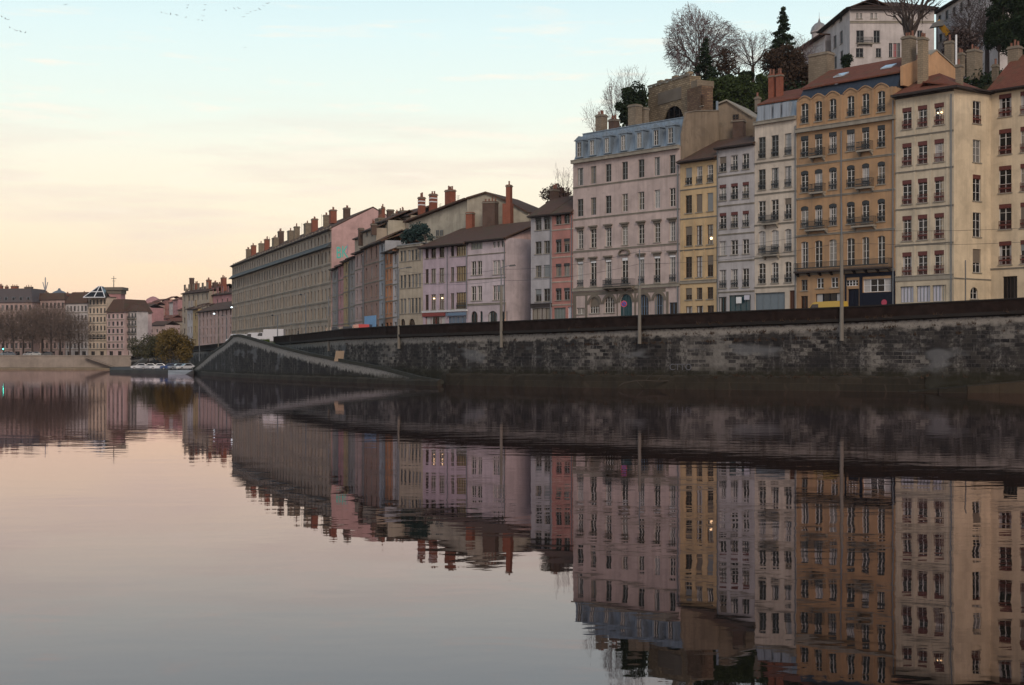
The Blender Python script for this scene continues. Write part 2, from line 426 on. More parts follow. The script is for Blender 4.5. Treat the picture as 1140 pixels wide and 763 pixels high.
# openings of shops and doors whose feet are hidden behind the parapet run down to the pavement
YB = 368

# ---- cream corner house (front)
b = Building('corner_house', 'cream corner house with red window boxes and a hipped red roof', 'house', 997, dline(997), 1062, dline(1062), ZB, 6.4, S['creamlight'])
rows = [(120.5,144), (159.4,184.5), (201,227.7), (241,268.5), (281.5,307)]
for j, (y0, y1) in enumerate(rows):
    for i, x in enumerate((1009.6, 1027, 1045.5)):
        lit = (j == 0 and i == 2)
        o = b.open(x, y0, y1, 10.5, xr=1009.6, bars=3, lamb=REDIRON, rail=REDIRON, glass=GLASS[1] if lit else None, label='window with two lamps burning behind the glass' if lit else None)
        if lit:
            for dx in (-.22, .22): m = MB(); m.lathe([(.0,-.09),(.075,-.05),(.1,0),(.075,.05),(0,.09)], (dx,.12,1.35), 8); m.build('lamp', BULB, o)
for x, y0 in ((1009.5,319), (1027.8,319), (1045.5,318)):
    o = b.open(x, 319, 337, 15, xr=1009.5, bars=0, frame=WGREY, glass=BOARD, sill=False, name='shop_window')
b.wall(b.v(997, 105.5))
for y in (152.5, 192, 233.5, 273.8): b.band(1009.6, y, .12, .05)
b.band(1009.6, 310.5, .5, .1); b.band(1000, 109, .35, .3, DKTRIM, name='cornice')
for x in (999.5, 1018.2, 1036.2, 1054.5):
    mb = MB(); mb.box(b.u(x)-.14, b.u(x)+.14, -.045, -.003, b.v(1009.6, 308), b.v(1009.6, 113)); mb.build('pilaster', S['creamlight'], b.root)
mb = MB()
Hc = b.H+.05; W = b.W; ov = .7; zz = Hc-.25; ap = (b.u(1046, 4.4), 4.4, b.v(1046, 81.6, 4.4))
sd = 8.2
e = [(-.1,-ov,zz), (W+ov,-ov,zz), (W+ov,sd,zz), (-.1,sd,zz)]
ap0 = (-.1, 4.4, ap[2]-.3)
mb.face([e[0], e[1], ap, ap0]); mb.face([e[1], e[2], ap]); mb.face([e[2], e[3], ap0, ap]); mb.face([e[0], ap0, e[3]]); mb.face(e[::-1])
b.roof = mb.build('roof', TILE, b.root)
mb = MB(); mb.box(-.1, W+ov, -ov-.16, -ov-.003, zz-.2, zz+.05); mb.box(W+ov+.003, W+ov+.16, -ov-.16, 7, zz-.2, zz+.05); mb.box(-.1, W+ov-.01, -ov+.01, -.003, zz-.2, zz-.02); mb.box(W+.003, W+ov, .01, 7, zz-.2, zz-.02); mb.build('gutter', DKTRIM, b.roof)
b.chimney(1068, 72, 8, 2.6, CHST, 92, 1, 1.0)
b.pipe(1059.5, 105)
corner = b
# ---- its side wall (faces right)
b1u = b.a+b.d*b.W
x1 = CX+F*b1u.x/b1u.y
def dirpt(p, vec, s): return Vector((p.x+vec.x*s, p.y+vec.y*s))
# side wing: runs back along the normal
sb = Building('side_house', 'blank cream house flank with one column of windows beside the corner house', 'house', x1+.01, b1u.y+.002, 1103, 158.3, ZB, 5, S['cream'])
rows = [(113,138), (155.6,181), (194.6,224), (237,264), (277.7,303.6)]
for y0, y1 in rows: sb.open(1087.5, y0, y1, 9, bars=2, rail=REDIRON if y0 < 120 else None, lamb=REDIRON if y0 > 170 and y0 < 230 else None)
sb.open(1084.5, 320, 333, 8.5, arch=.5, bars=1, sill=True)
sb.u0 = .003
sb.wall(sb.v(1087, 100.5))
sb.pipe(1074, 290, 345, ZINCD, .05); sb.band(1087, 311.5, .1, .04)
sb.pitch(1.0, .5, TILE, m=4)
# ---- right edge house
rp = sb.a+sb.d*sb.W
rdir = corner.d
rend = rp+rdir*16
rb = Building('edge_house', 'cream house with red lintel boxes cut by the right edge of the photo', 'house', CX+F*rp.x/rp.y, rp.y, CX+F*rend.x/rend.y, rend.y, ZB, 11, S['cream'])
rows = [(105,130), (144,172), (185,215), (227.6,255.6), (268.5,295)]
for y0, y1 in rows:
    for x in (1119, 1143, 1165):
        rb.open(x, y0, y1, 14, xr=1119, bars=2, lamb=REDIRON, rail=REDIRON)
rb.open(1124.5, 308, YB, 16, bars=0, frame=DKTRIM, glass=GLASS[0], sill=False, name='door')
rb.open(1156, 312, 335, 12, bars=1)
rb.wall(rb.v(1119, 96))
rb.band(1119, 299.5, .12, .06); rb.pitch(4.2, .7, TILE); 
rb.chimney(1130, 52, 15, 5.0, CHST, 85, 3, 1.0, label='broad rendered chimney with a sloping shoulder')
rb.chimney(1108, 72, 7, 8.0, CHST, 85, 1, .8)

pv = rend
for i, (wm, nfl, nc, ww_, lab) in enumerate((('rose', 6, 4, 13, 'pale rose house just beyond the right edge of the photo'), ('yellow', 5, 4, 12, 'yellow house second beyond the right edge of the photo'), ('lilacgrey', 6, 6, 18, 'lilac grey house third beyond the right edge of the photo'), ('stoneg', 5, 6, 19, 'stone coloured house farthest beyond the right edge'))):
    pa = pv+rdir*.02; pv = pv+rdir*ww_
    b = Building('quay_house', lab, 'house', CX+F*pa.x/pa.y, pa.y, CX+F*pv.x/pv.y, pv.y, ZB, 11, S[wm])
    for j in range(nfl):
        for c in range(nc):
            xx = CX+F*(pa+rdir*(ww_*(c+.5)/nc)).x/(pa+rdir*(ww_*(c+.5)/nc)).y; D = b.D(xx); z = .2 if j == 0 else 1.2+3.8*j
            b.open(xx, HY-(z+2.3+b.zb-CH)*F/D, HY-(z+b.zb-CH)*F/D, 9, bars=2, uw=1.15, rail=IRON if j else None, lamb=REDIRON if i == 2 else None)
    b.wall(1.2+3.8*nfl+.4)
    for j in range(1, nfl): b.band(0, 0, .14, .07, z=.5+3.8*j)
    b.pitch(3.4, .7, TILE if i % 2 else TILED); b.chimney(b.xa+40, HY-(b.H+5+ZB-CH)*F/b.D(b.xa+40, 5), 14, 5, CHST, None, 3, 1.1)
# ---- ochre house with slate mansard
b = Building('ochre_house', 'ochre house with iron balconies, arched attic windows and slate mansard above a navy shopfront', 'house', 887, dline(887), 996.8, dline(996.8), ZB, 12, S['ochre'])
cols = (895.7, 911.2, 927.1, 947, 963.6, 981)
R0 = 895.7
for (y0, y1) in ((151.5,175), (190.5,214.5), (230,254)):
    for i, x in enumerate(cols): b.open(x, y0, y1, 8.6, xr=R0, arch=0.0 if y0 < 160 else .16, bars=3, lamb=IRON, rail=IRON)
for x in cols: b.open(x, 269.5, 299, 8.6, xr=R0, arch=.16, bars=3, sill=False)
for x in cols: b.open(x, 115.5, 137.5, 8.2, xr=R0, arch=.2, bars=2, rail=IRON, sill=True)
for x, a, c in ((895.5,311,323), (913,310,321), (929,310,321)): b.open(x, a, c, 8 if x > 900 else 7, xr=913, bars=1, frame=WHITEP if x > 900 else WGREY)
b.open(895.5, 330, YB, 8, bars=0, sill=False, name='door', frame=WOODD)
b.open(923, 327, YB, 30, bars=1, sill=False, name='shop_window', frame=NAVY)
b.open(948.3, 311.5, 318.5, 13.5, bars=1, sill=False, frame=WHITEP)
b.open(950, 322, YB, 12, bars=0, sill=False, name='door', frame=NAVY, glass=NAVY)
b.open(976.3, 310.5, 325, 31, bars=1, sill=False, frame=WHITEP, name='shop_window')
Hw = b.v(R0, 145.5)
zA = b.v(R0, 108)
b.wall(b.v(R0, 113))
# heads over the attic windows
for x in cols:
    u = b.u(x); z0 = b.H; mb = MB(); w = .92
    pts = [(-w,0),(w,0),(w,.08),(w*.75,.25),(w*.35,.46),(0,.54),(-w*.35,.46),(-w*.75,.25),(-w,.08)]
    mb.hexa([(u+p[0], -.02, z0+p[1]-.01) for p in pts], [(u+p[0], 1.1, z0+p[1]-.01) for p in pts])
    pp = [(-w-.06,.06),(-w*.78,.26),(-w*.36,.48),(0,.56),(w*.36,.48),(w*.78,.26),(w+.06,.06)]
    for k in range(6):
        a, c = pp[k], pp[k+1]
        mb.hexa([(u+a[0],-.14,z0+a[1]),(u+c[0],-.14,z0+c[1]),(u+c[0],-.021,z0+c[1]),(u+a[0],-.021,z0+a[1])], [(u+a[0],-.14,z0+a[1]+.12),(u+c[0],-.14,z0+c[1]+.12),(u+c[0],-.021,z0+c[1]+.12),(u+a[0],-.021,z0+a[1]+.12)])
    mb.build('dormer', S['ochre'], b.root)
for x in (888.4, 903.5, 919.2, 937, 955.2, 972, 993): 
    mb = MB(); mb.box(b.u(x)-.16, b.u(x)+.16, -.07, -.003, b.v(R0, 143.5), b.v(R0, 112.5)); mb.build('pilaster', b.wallm, b.root)
b.band(R0, 145.5, .45, .4, name='cornice'); b.band(R0, 184.5, .14, .07); b.band(R0, 221.5, .14, .07); b.band(R0, 263, .16, .08); b.band(R0, 305.8, .22, .1)
zt = b.v(R0, 97.5); Ht = b.H+.03
mb = MB(); mb.hexa([(0,.25,Ht-.1),(b.W,.25,Ht-.1),(b.W,11.5,Ht-.1),(0,11.5,Ht-.1)], [(0,1.25,zt),(b.W,1.25,zt),(b.W,10.5,zt),(0,10.5,zt)])
b.roof = mb.build('roof', SLATE, b.root)
mb = MB(); rz = zt+2.9; mb.hexa([(-.1,.95,zt+.004),(b.W+.1,.95,zt+.004),(b.W+.1,6.6,rz),(-.1,6.6,rz)], [(-.1,.95,zt+.17),(b.W+.1,.95,zt+.17),(b.W+.1,6.6,rz+.17),(-.1,6.6,rz+.17)])
mb.hexa([(-.1,6.603,rz),(b.W+.1,6.603,rz),(b.W+.1,10.8,zt+.3),(-.1,10.8,zt+.3)], [(-.1,6.603,rz+.17),(b.W+.1,6.603,rz+.17),(b.W+.1,10.8,zt+.47),(-.1,10.8,zt+.47)])
rf = mb.build('roof', TILE, b.root, label='red tiled upper roof with two skylights')
for x, y in ((936, 83), (989, 72)):
    k = 3.4; u = b.u(x, k); z = zt+.17+(k-.95)/5.65*2.9
    m = MB(); m.hexa([(u-.75,k-.5,z-.2),(u+.75,k-.5,z-.2),(u+.75,k+.6,z+.3),(u-.75,k+.6,z+.3)], [(u-.75,k-.5,z-.06),(u+.75,k-.5,z-.06),(u+.75,k+.6,z+.46),(u-.75,k+.6,z+.46)])
    m.build('skylight', plain('skylight_glass', (.3,.33,.36), .1, .6, coat=.5), rf)
# balconies
for y, xs in ((176.5, ((904,919,911.2), (956.5,972.5,963.6))), (216, ((904,919.5,0), (955.5,973.5,0))), (257, ((899.5,922,0), (951,976,0)))):
    for x0, x1, _ in xs: b.balcony(x0, x1, y, xr=R0, out=.7)
b.balcony(888, 993.5, 302.8, xr=R0, out=.85, slab=DKTRIM)
mb = MB(); u0, u1 = b.u(941), b.W-.01
for (a, c, d, e_) in ((u0,u1,b.v(R0,311.5),b.v(R0,307.5)),):
    mb.box(a, c, -.1, -.004, d, e_)
mb.box(u0, b.u(942.5), -.1, -.004, 0, b.v(R0,311.5)-.003); mb.box(b.u(957.3), b.u(960.3), -.1, -.004, 0, b.v(R0,311.5)-.003); mb.box(b.u(992.8), u1, -.1, -.004, 0, b.v(R0,311.5)-.003)
mb.box(b.u(960.4), b.u(992.7), -.09, -.004, 0, b.v(976.3,325.5))
mb.build('shopfront', NAVY, b.root)
m = MB(); uu = b.u(985); m.tube((uu,-.16,b.v(985,337)),(uu,-.101,b.v(985,337)),.35,.35,16); m.build('sign', plain('sign_red', (.4,.05,.09), .5), b.root)
b.pipe(994.8, 112); b.pipe(937.2, 146)
b.chimney(914.5, 60, 26, 7.2, CHST, 90, 0, 1.5, label='broad rendered chimney stack rising behind the slate mansard')
ochre = b
# raised party walls at the right end of the ochre roof
mb = MB(); W = b.W
mb.hexa([(W+.12,.8,zt-1.5),(W+.5,.8,zt-1.5),(W+.5,8.0,zt-1.5),(W+.12,8.0,zt-1.5)], [(W+.12,.8,zt+.7),(W+.5,.8,zt+.7),(W+.5,8.0,zt+3.4),(W+.12,8.0,zt+3.4)])
mb.build('parapet', S['gableo'], b.root)
b.chimney(1012, 41, 15, 3.0, CHST, 92, 3, 1.3); b.chimney(1027.5, 42, 11, 2.4, stone('chimney_tan', (.3,.235,.16), (.25,.195,.13), .5, .25, .02, (.17,.14,.1), .4), 92, 2, 1.3)
# gabled rear house between the stacks
g = Building('rear_gable_house', 'orange gable end rising behind the hipped roof of the corner house', 'house', 1035, 164, 1065, 168, ZB, 4, S['gableo'])
H0 = g.v(1035, 62); g.wallm = S['gableo']; 
mb = MB(); zc = g.v(1042, 56.5); 
pts = [(0, -1), (g.W, -1), (g.W, g.v(1065, 77)), (g.u(1042), zc), (0, H0)]
mb.hexa([(p[0], 0, p[1]) for p in pts], [(p[0], 4, p[1]) for p in pts]); mb.build('wall', S['gableo'], g.root)
mb = MB()
for (p, q) in ((pts[4], pts[3]), (pts[3], pts[2])):
    mb.hexa([(p[0],-.12,p[1]+.004),(q[0],-.12,q[1]+.004),(q[0],4.1,q[1]+.004),(p[0],4.1,p[1]+.004)], [(p[0],-.12,p[1]+.16),(q[0],-.12,q[1]+.16),(q[0],4.1,q[1]+.16),(p[0],4.1,p[1]+.16)])
mb.build('roof', STONE_T, g.root)
g.H = g.v(1065, 77)
g.roof = g.root
g.chimney(1057, 46, 10, 4.8, CHST, 75, 2, 1.0); g.chimney(1070, 59, 8, 5.4, CHST, 80, 2, 1.0); g.chimney(1085, 56, 16, 10, CHST, 85, 3, 1.2)
m = MB(); uu = g.u(1064.5, 3); zz = g.v(1064.5, 49, 3); m.tube((uu, 3, zz-3), (uu, 3, zz+1.1), .12, .12, 8); m.build('flue', WHITEP, g.root)

# ---- pale rose house
b = Building('rose_house', 'pale rose house with zinc attic strip and a blue grey garage below', 'house', 840.2, dline(840.2), 886.7, dline(886.7), ZB, 11, S['rose'])
cols = (848.3, 862.7, 877.3); R0 = 848.3
for (y0, y1) in ((153,176.5), (189,211.5), (223.5,246.6), (257.7,282), (293,316)):
    b.grid(cols, [(y0, y1)], 7.8, R0, bars=3, frame=WGREY if y0 < 200 else WFRAME, rail=IRON, arch=.16 if y0 > 255 else 0)
b.open(857, 325.5, YB, 33, xr=857, bars=0, frame=GARAGE, glass=GARAGE, sill=False, name='garage_door')
b.open(882.3, 324, YB, 6.5, bars=1, frame=WOODD, glass=WOODD, sill=False, name='door')
b.wall(b.v(R0, 137))
for y in (182, 217, 251, 287.5, 320.5): b.band(R0, y, .13, .06)
b.band(R0, 137.3, .35, .35, name='cornice')
z0 = b.H+.02; z1 = b.v(R0, 117.7, 1); mb = MB(); mb.hexa([(0,.15,z0),(b.W,.15,z0),(b.W,10.5,z0),(0,10.5,z0)], [(.0,.8,z1),(b.W,.8,z1),(b.W,10,z1),(.0,10,z1)])
b.roof = mb.build('roof', ZINC, b.root); b.H = z1
for x in (849, 857, 867, 877):
    u = b.u(x, .5); m = MB(); m.box(u-.5, u+.5, .1, 1.2, z0+.3, z1-.25); m.build('dormer', zinc('zinc_light', (.3,.33,.37)), b.root)
mb = MB(); mb.hexa([(-.1,.6,z1+.003),(b.W+.1,.6,z1+.003),(b.W+.1,6,z1+2.3),(-.1,6,z1+2.3)], [(-.1,.6,z1+.16),(b.W+.1,.6,z1+.16),(b.W+.1,6,z1+2.46),(-.1,6,z1+2.46)]); mb.hexa([(-.1,6.003,z1+2.3),(b.W+.1,6.003,z1+2.3),(b.W+.1,11,z1),(-.1,11,z1)], [(-.1,6.003,z1+2.46),(b.W+.1,6.003,z1+2.46),(b.W+.1,11,z1+.16),(-.1,11,z1+.16)]); mb.build('roof', TILE, b.root, label='red tiled upper roof')
b.balcony(851, 867, 248.5, xr=862.7, out=.6); b.balcony(851, 868, 283.5, xr=862.7, out=.6)
b.chimney(859.5, 83.5, 7.6, 3.4, BRICKR, 112, 2, 1.1, label='left shaft of the red brick chimney pair'); b.chimney(868, 82.5, 7.6, 3.4, BRICKR, 110, 2, 1.1, label='right shaft of the red brick chimney pair'); b.chimney(843.5, 108, 4.5, 1.5, CAPM, 120, 2, .8)
b.pipe(886, 140)
# ---- lilac grey house
b = Building('lilac_grey_house', 'narrow lilac grey house between the yellow house and the pale rose house', 'house', 798.3, dline(798.3), 840, dline(840), ZB, 10, S['lilacgrey'])
cols = (804.8, 817.6, 830.2); R0 = 804.8
for k, (y0, y1) in enumerate(((174.5,191.5), (205.5,223.5), (237,255), (268.5,284.5), (300.5,321))):
    b.grid(cols, [(y0, y1)], 7.4, R0, bars=2, lamb=REDIRON if k in (1,2) else None, rail=IRON if k != 3 else None)
b.open(804.5, 331, YB, 9, xr=804.5, bars=1, frame=TEAL, sill=False, name='shop_window'); b.open(823.5, 329, YB, 24, xr=823, bars=1, frame=TEAL, sill=False, name='shop_window', glass=plain('teal_glass', (.03,.07,.085), .1))
b.wall(b.v(R0, 164.5))
for y in (197, 230, 262, 292, 326): b.band(R0, y, .12, .05)
b.pitch(1.6, .5, TILED); b.pipe(799.3, 168)
panel(b, 'poster', 820, 826, 331, 338, WHITEP, .1, .02); panel(b, 'poster', 829, 835, 329, 334, BOARD, .1, .02)
# ---- yellow house
b = Building('yellow_house', 'bright yellow house beside the long pink house', 'house', 757.3, dline(757.3), 798, dline(798), ZB, 7.5, S['yellow'])
cols = (766.7, 778.5, 790.6); R0 = 766.7
for k, (y0, y1) in enumerate(((186.7,206), (217.5,237.5), (252,274), (285.8,309.5), (321,334))):
    for i, x in enumerate(cols):
        lit = (k == 2 and i == 2)
        o = b.open(x, y0, y1, 7, xr=R0, bars=3, frame=WBROWN if k else WFRAME, rail=IRON if k == 0 else None, glass=LITGLASS if False else None)
        if lit:
            o['label'] = 'window with a yellow lamp lit behind it'; m = MB(); m.lathe([(0,-.18),(.12,-.1),(.15,0),(.12,.12),(0,.18)], (.1,.1,.75), 8); m.build('lamp', BULB, o)
for x in (767, 779, 791): b.open(x, 341, YB, 7.5, xr=767, bars=0, frame=WBROWN, sill=False, name='shop_window')
b.wall(b.v(R0, 178.5))
for y in (211.5, 244, 279): b.band(R0, y, .1, .04)
b.band(R0, 314.5, .35, .14); b.pitch(3.2, .6, TILED, m=7)
for x in (761, 772.6, 784.6, 796.5): panel(b, 'pilaster', x-.9, x+.9, 247, 311, S['yellow'], .06, .057, xr=R0)

# ---- long pink house
b = Building('pink_house', 'large pale pink house with zinc mansard, seven dormers and arched ground floor', 'house', 638, dline(638), 757, dline(757), ZB, 7.4, S['pink'])
cols = (646, 660.6, 677.3, 695.6, 713.9, 731.6, 748.6); R0 = 646
b.grid(cols, [(187.6,206.6)], 6.6, R0, bars=2, frame=WGREY, sill=False)
for i, x in enumerate(cols): b.open(x, 221.5, 241, 6.6, xr=R0, bars=2, sill=False, frame=WFRAME if i > 2 else WGREY, glass=GLASS[3] if i == 5 else None)
b.grid(cols, [(256,277)], 6.8, R0, bars=3)
for i, x in enumerate(cols): b.open(x, 290.5, 319.5, 7, xr=R0, bars=3, rail=IRON)
for x in (662, 678.5, 716.5, 733.5): b.open(x, 331, YB if x > 700 else 349, 11, xr=R0+16, arch=.5, bars=2, frame=BLUESH if x > 700 else WFRAME, sill=x < 700)
o = b.open(697, 329, YB, 13.5, xr=662, arch=.5, bars=2, frame=TEAL, glass=TEAL, sill=False, name='door')
b.open(749.5, 337, YB, 9, xr=733, bars=1, frame=BLUESH, sill=False); b.open(646.5, 343, 350, 9, xr=646.5, bars=0, sill=True)
b.wall(b.v(R0, 179.5))
b.band(R0, 209, .14, .06); b.band(R0, 244.5, .14, .06); b.band(R0, 280.5, .16, .08); b.band(R0, 323, .4, .22)
b.band(R0, 180.2, .42, .5, WHITEP if 0 else STONE_T, name='cornice')
for i, x in enumerate(cols):
    for (yy, out, h) in ((253.2,.28,.16), (287.6,.28,.16)):
        if i == 3 and yy > 260: continue
        u = b.u(x); z = b.v(R0, yy); m = MB(); m.box(u-.8, u+.8, -out, -.004, z-h, z+h*.3); m.box(u-.62, u+.62, -.1, -.004, z-h-.32, z-h-.003); m.build('hood', S['darkst'], b.root)
    u = b.u(x); z = b.v(R0, 290.8); m = MB(); m.box(u-.5, u+.5, .02, .09, z-.38, z-.003); m.build('lambrequin', WHITEP, b.root)
u = b.u(695.6); z = b.v(R0, 287.4); m = MB()
m.box(u-.95, u+.95, -.32, -.004, z-.1, z+.08)
for k in range(8):
    t0 = math.pi*k/8; t1 = math.pi*(k+1)/8
    m.hexa([(u-.9*math.cos(t0),-.3,z+.08+.55*math.sin(t0)),(u-.9*math.cos(t1),-.3,z+.08+.55*math.sin(t1)),(u-.9*math.cos(t1),-.004,z+.08+.55*math.sin(t1)),(u-.9*math.cos(t0),-.004,z+.08+.55*math.sin(t0))],
           [(u-1.04*math.cos(t0),-.3,z+.08+.7*math.sin(t0)),(u-1.04*math.cos(t1),-.3,z+.08+.7*math.sin(t1)),(u-1.04*math.cos(t1),-.004,z+.08+.7*math.sin(t1)),(u-1.04*math.cos(t0),-.004,z+.08+.7*math.sin(t0))])
m.build('hood', S['darkst'], b.root, label='curved pediment over the balcony door')
b.balcony(676, 707.5, 320.5, xr=R0+30, out=1.0, slab=S['darkst'])
# rusticated ground floor with arch rings
for x in (662, 678.5, 697, 716.5, 733.5):
    u = b.u(x); w = .5*(b.u(x+6.8)-b.u(x-6.8))
    if x == 697: w *= 1.12
    h = [q for q in b.holes if abs((q[0]+q[1])/2-u) < .05 and q[2] < 3][-1]; rr = (h[1]-h[0])/2; cz = h[3]-rr; m = MB()
    for k in range(10):
        t0 = math.pi*k/10; t1 = math.pi*(k+1)/10
        P = lambda q, t, y: (u-q*math.cos(t), y, cz+q*math.sin(t))
        m.hexa([P(rr+.02,t0,-.09),P(rr+.02,t1,-.09),P(rr+.02,t1,-.004),P(rr+.02,t0,-.004)], [P(rr+.42,t0,-.09),P(rr+.42,t1,-.09),P(rr+.42,t1,-.004),P(rr+.42,t0,-.004)])
    m.build('arch_ring', S['darkst'], b.root)
hh = sorted(b.holes, key=lambda q: q[0]); hg = [q for q in hh if q[2] < 4.2]; zt = b.v(R0, 325.5)
edges = [(q[0]-.45 if q[4] > .3 else q[0]-.1, q[1]+.45 if q[4] > .3 else q[1]+.1) for q in hg]
cur = .01; m = MB()
for (a, c) in edges+[(b.u(741), b.W-.01)]:
    if a-cur > .1: m.box(cur, a, -.05, -.004, -1, zt-.5)
    cur = max(cur, c)
m.box(.01, b.u(741), -.052, -.004, zt-.49, zt-.02)
m.build('plinth', S['darkst'], b.root)
# mansard
z0 = b.H+.03; z1 = b.v(641, 151, 1.1); W = b.W
m = MB(); m.hexa([(-.05,.1,z0),(W-.02,.1,z0),(W-.02,7.3,z0),(-.05,7.3,z0)], [(.7,1.25,z1),(W-.02,1.25,z1),(W-.02,7.2,z1),(.7,7.2,z1)])
b.roof = m.build('roof', ZINC, b.root)
m = MB(); m.box(.65, W, 1.15, 7.3, z1+.002, z1+.12); m.build('cornice', ZINC, b.roof)
for x in (645.7, 660, 676.5, 694.6, 712.6, 731.2, 747.3):
    u = b.u(x, .2); zz = b.v(R0, 175.5); hh_ = 2.35; m = MB()
    m.box(u-.72, u-.42, .02, 1.2, zz, zz+hh_); m.box(u+.42, u+.72, .02, 1.2, zz, zz+hh_); m.box(u-.419, u+.419, .02, 1.2, zz, zz+.12); m.box(u-.419, u+.419, .02, 1.2, zz+hh_-.22, zz+hh_)
    m.hexa([(u-.9,-.1,zz+hh_+.003),(u+.9,-.1,zz+hh_+.003),(u+.9,1.3,zz+hh_+.003),(u-.9,1.3,zz+hh_+.003)], [(u-.9,-.1,zz+hh_+.13),(u+.9,-.1,zz+hh_+.13),(u+.9,1.3,zz+hh_+.13),(u-.9,1.3,zz+hh_+.13)])
    m.hexa([(u-.85,-.06,zz+hh_+.133),(u+.85,-.06,zz+hh_+.133),(u+.85,1.2,zz+hh_+.133),(u-.85,1.2,zz+hh_+.133)], [(u-.03,-.06,zz+hh_+.65),(u+.03,-.06,zz+hh_+.65),(u+.03,1.2,zz+hh_+.65),(u-.03,1.2,zz+hh_+.65)])
    dm = m.build('dormer', ZINC, b.root)
    f, p, si, l, r, sh = win_meshes(.82, 2.0, 2); put('window', cached('frame', (.82,2.0,2), f, WFRAME), dm, (u, 0.0, zz+.12)); put('pane', cached('pane', (.82,2.0,2), p, pick_glass()), dm, (u, 0, zz+.12))
b.H = z1
b.chimney(669.5, 128, 12, 3.5, CHST, 146, 3, 1.2); b.chimney(683.5, 133, 11, 4.5, BRICKD, 142, 3, 1.1)
b.chimney(707, 117, 14, 4.2, CHST, 135, 0, 1.3, label='square tan chimney stack'); b.chimney(718, 120, 8, 5.5, CHST, 133, 0, 1.2)
pipe = b.pipe(755.3, 184, 352, ZINCD, .09)
pink = b
# tan rear block of the pink house: blank wall above the yellow roof
rr = Building('rear_block', 'tall stained blank tan house wall behind the yellow roof', 'house', 757.4, dline(757)+.05, 798, 188.6, ZB, 5, S['tan'])
Wd = rr.W
pts = [(0.05,-1),(Wd,-1),(Wd, rr.v(798, 124)), (rr.u(772), rr.v(772,124.5)), (.8, rr.v(760,126)), (.03, rr.v(757.6,150))]
m = MB(); m.hexa([(p[0],0,p[1]) for p in pts], [(p[0],-.35,p[1]) for p in pts]); m.build('wall', S['tan'], rr.root)
m = MB(); 
for i in (2,3): 
    p, q = pts[i], pts[i+1]; m.hexa([(q[0],.08,q[1]+.003),(p[0],.08,p[1]+.003),(p[0],-.45,p[1]+.003),(q[0],-.45,q[1]+.003)], [(q[0],.08,q[1]+.14),(p[0],.08,p[1]+.14),(p[0],-.45,p[1]+.14),(q[0],-.45,q[1]+.14)])
m.build('coping', CAPM, rr.root)
rr.pipe(797.6, 113, 160, ZINC, .16)
# gabled tan house to its right
g = Building('tan_gable_house', 'weathered tan gable house with red chimney behind the lilac grey house', 'house', 797.6, 189.3, 838, 186.8, ZB, 9, S['tan'])
pts = [(0,-1),(g.W,-1),(g.W,g.v(838,131)),(g.u(809),g.v(809,112.5)),(0,g.v(797.6,117))]
g.open(818.5, 127, 134, 6, bars=1, name='window', frame=WBROWN, glass=GLASS[0]); g.holes = []
m = MB(); m.hexa([(p[0],.25,p[1]) for p in pts], [(p[0],8,p[1]) for p in pts]); m.build('wall', S['tan'], g.root)
m = MB()
for p, q in ((pts[4],pts[3]),(pts[3],pts[2])): m.hexa([(p[0],-.1,p[1]+.003),(q[0],-.1,q[1]+.003),(q[0],8.2,q[1]+.003),(p[0],8.2,p[1]+.003)], [(p[0],-.1,p[1]+.2),(q[0],-.1,q[1]+.2),(q[0],8.2,q[1]+.2),(p[0],8.2,p[1]+.2)])
g.roof = m.build('roof', STONE_T, g.root); g.H = g.v(838, 150)
g.chimney(823, 133.5, 13, -1.0, BRICKD, 155, 0, 1.0)

# ---- red house and grey house
b = Building('red_house', 'narrow brick red house squeezed against the left side of the pink house', 'house', 614.6, dline(614.6), 637.8, dline(637.8), ZB, 9, S['red'])
for (y0, y1) in ((239.5,250), (266.5,281.5), (294,308), (321,334.5)): b.grid((621.8, 631), [(y0, y1)], 6.6, 621.8, bars=1, frame=WGREY, lamb=IRON if y0 > 260 else None, glass=None)
b.open(623, 343, YB, 13, bars=0, frame=WGREY, glass=plain('shutter_grey_green', (.16,.18,.16), .6), sill=False, name='shop_window'); b.open(634.5, 342, YB, 5, bars=0, frame=WHITEP, glass=BOARD, sill=False, name='door')
b.wall(b.v(621.8, 236.8)); 
for y in (256.5, 287, 314.5, 340): b.band(621.8, y, .1, .04, S['rose'])
b.pitch(2.6, .6, TILED); b.pipe(637, 240)
b = Building('grey_house', 'pale grey house left of the narrow red house', 'house', 591, dline(591), 614.3, dline(614.3), ZB, 9, S['grey'])
for (y0, y1) in ((242.5,256.5), (269,283), (295.5,309), (322,336)): b.grid((599.3, 608.8), [(y0, y1)], 6.8, 599.3, bars=1, frame=WGREY, lamb=IRON if y0 < 250 else None)
b.open(602.5, 343, YB, 20, bars=1, frame=WBROWN, sill=False, name='shop_window')
b.wall(b.v(599, 239)); b.band(599.3, 340.5, .5, .12, DKTRIM); b.pitch(2.6, .6, TILED); b.pipe(613.4, 242)
b.chimney(617.3, 210.5, 9, 5, BRICKD, 228, 3, 1.2)
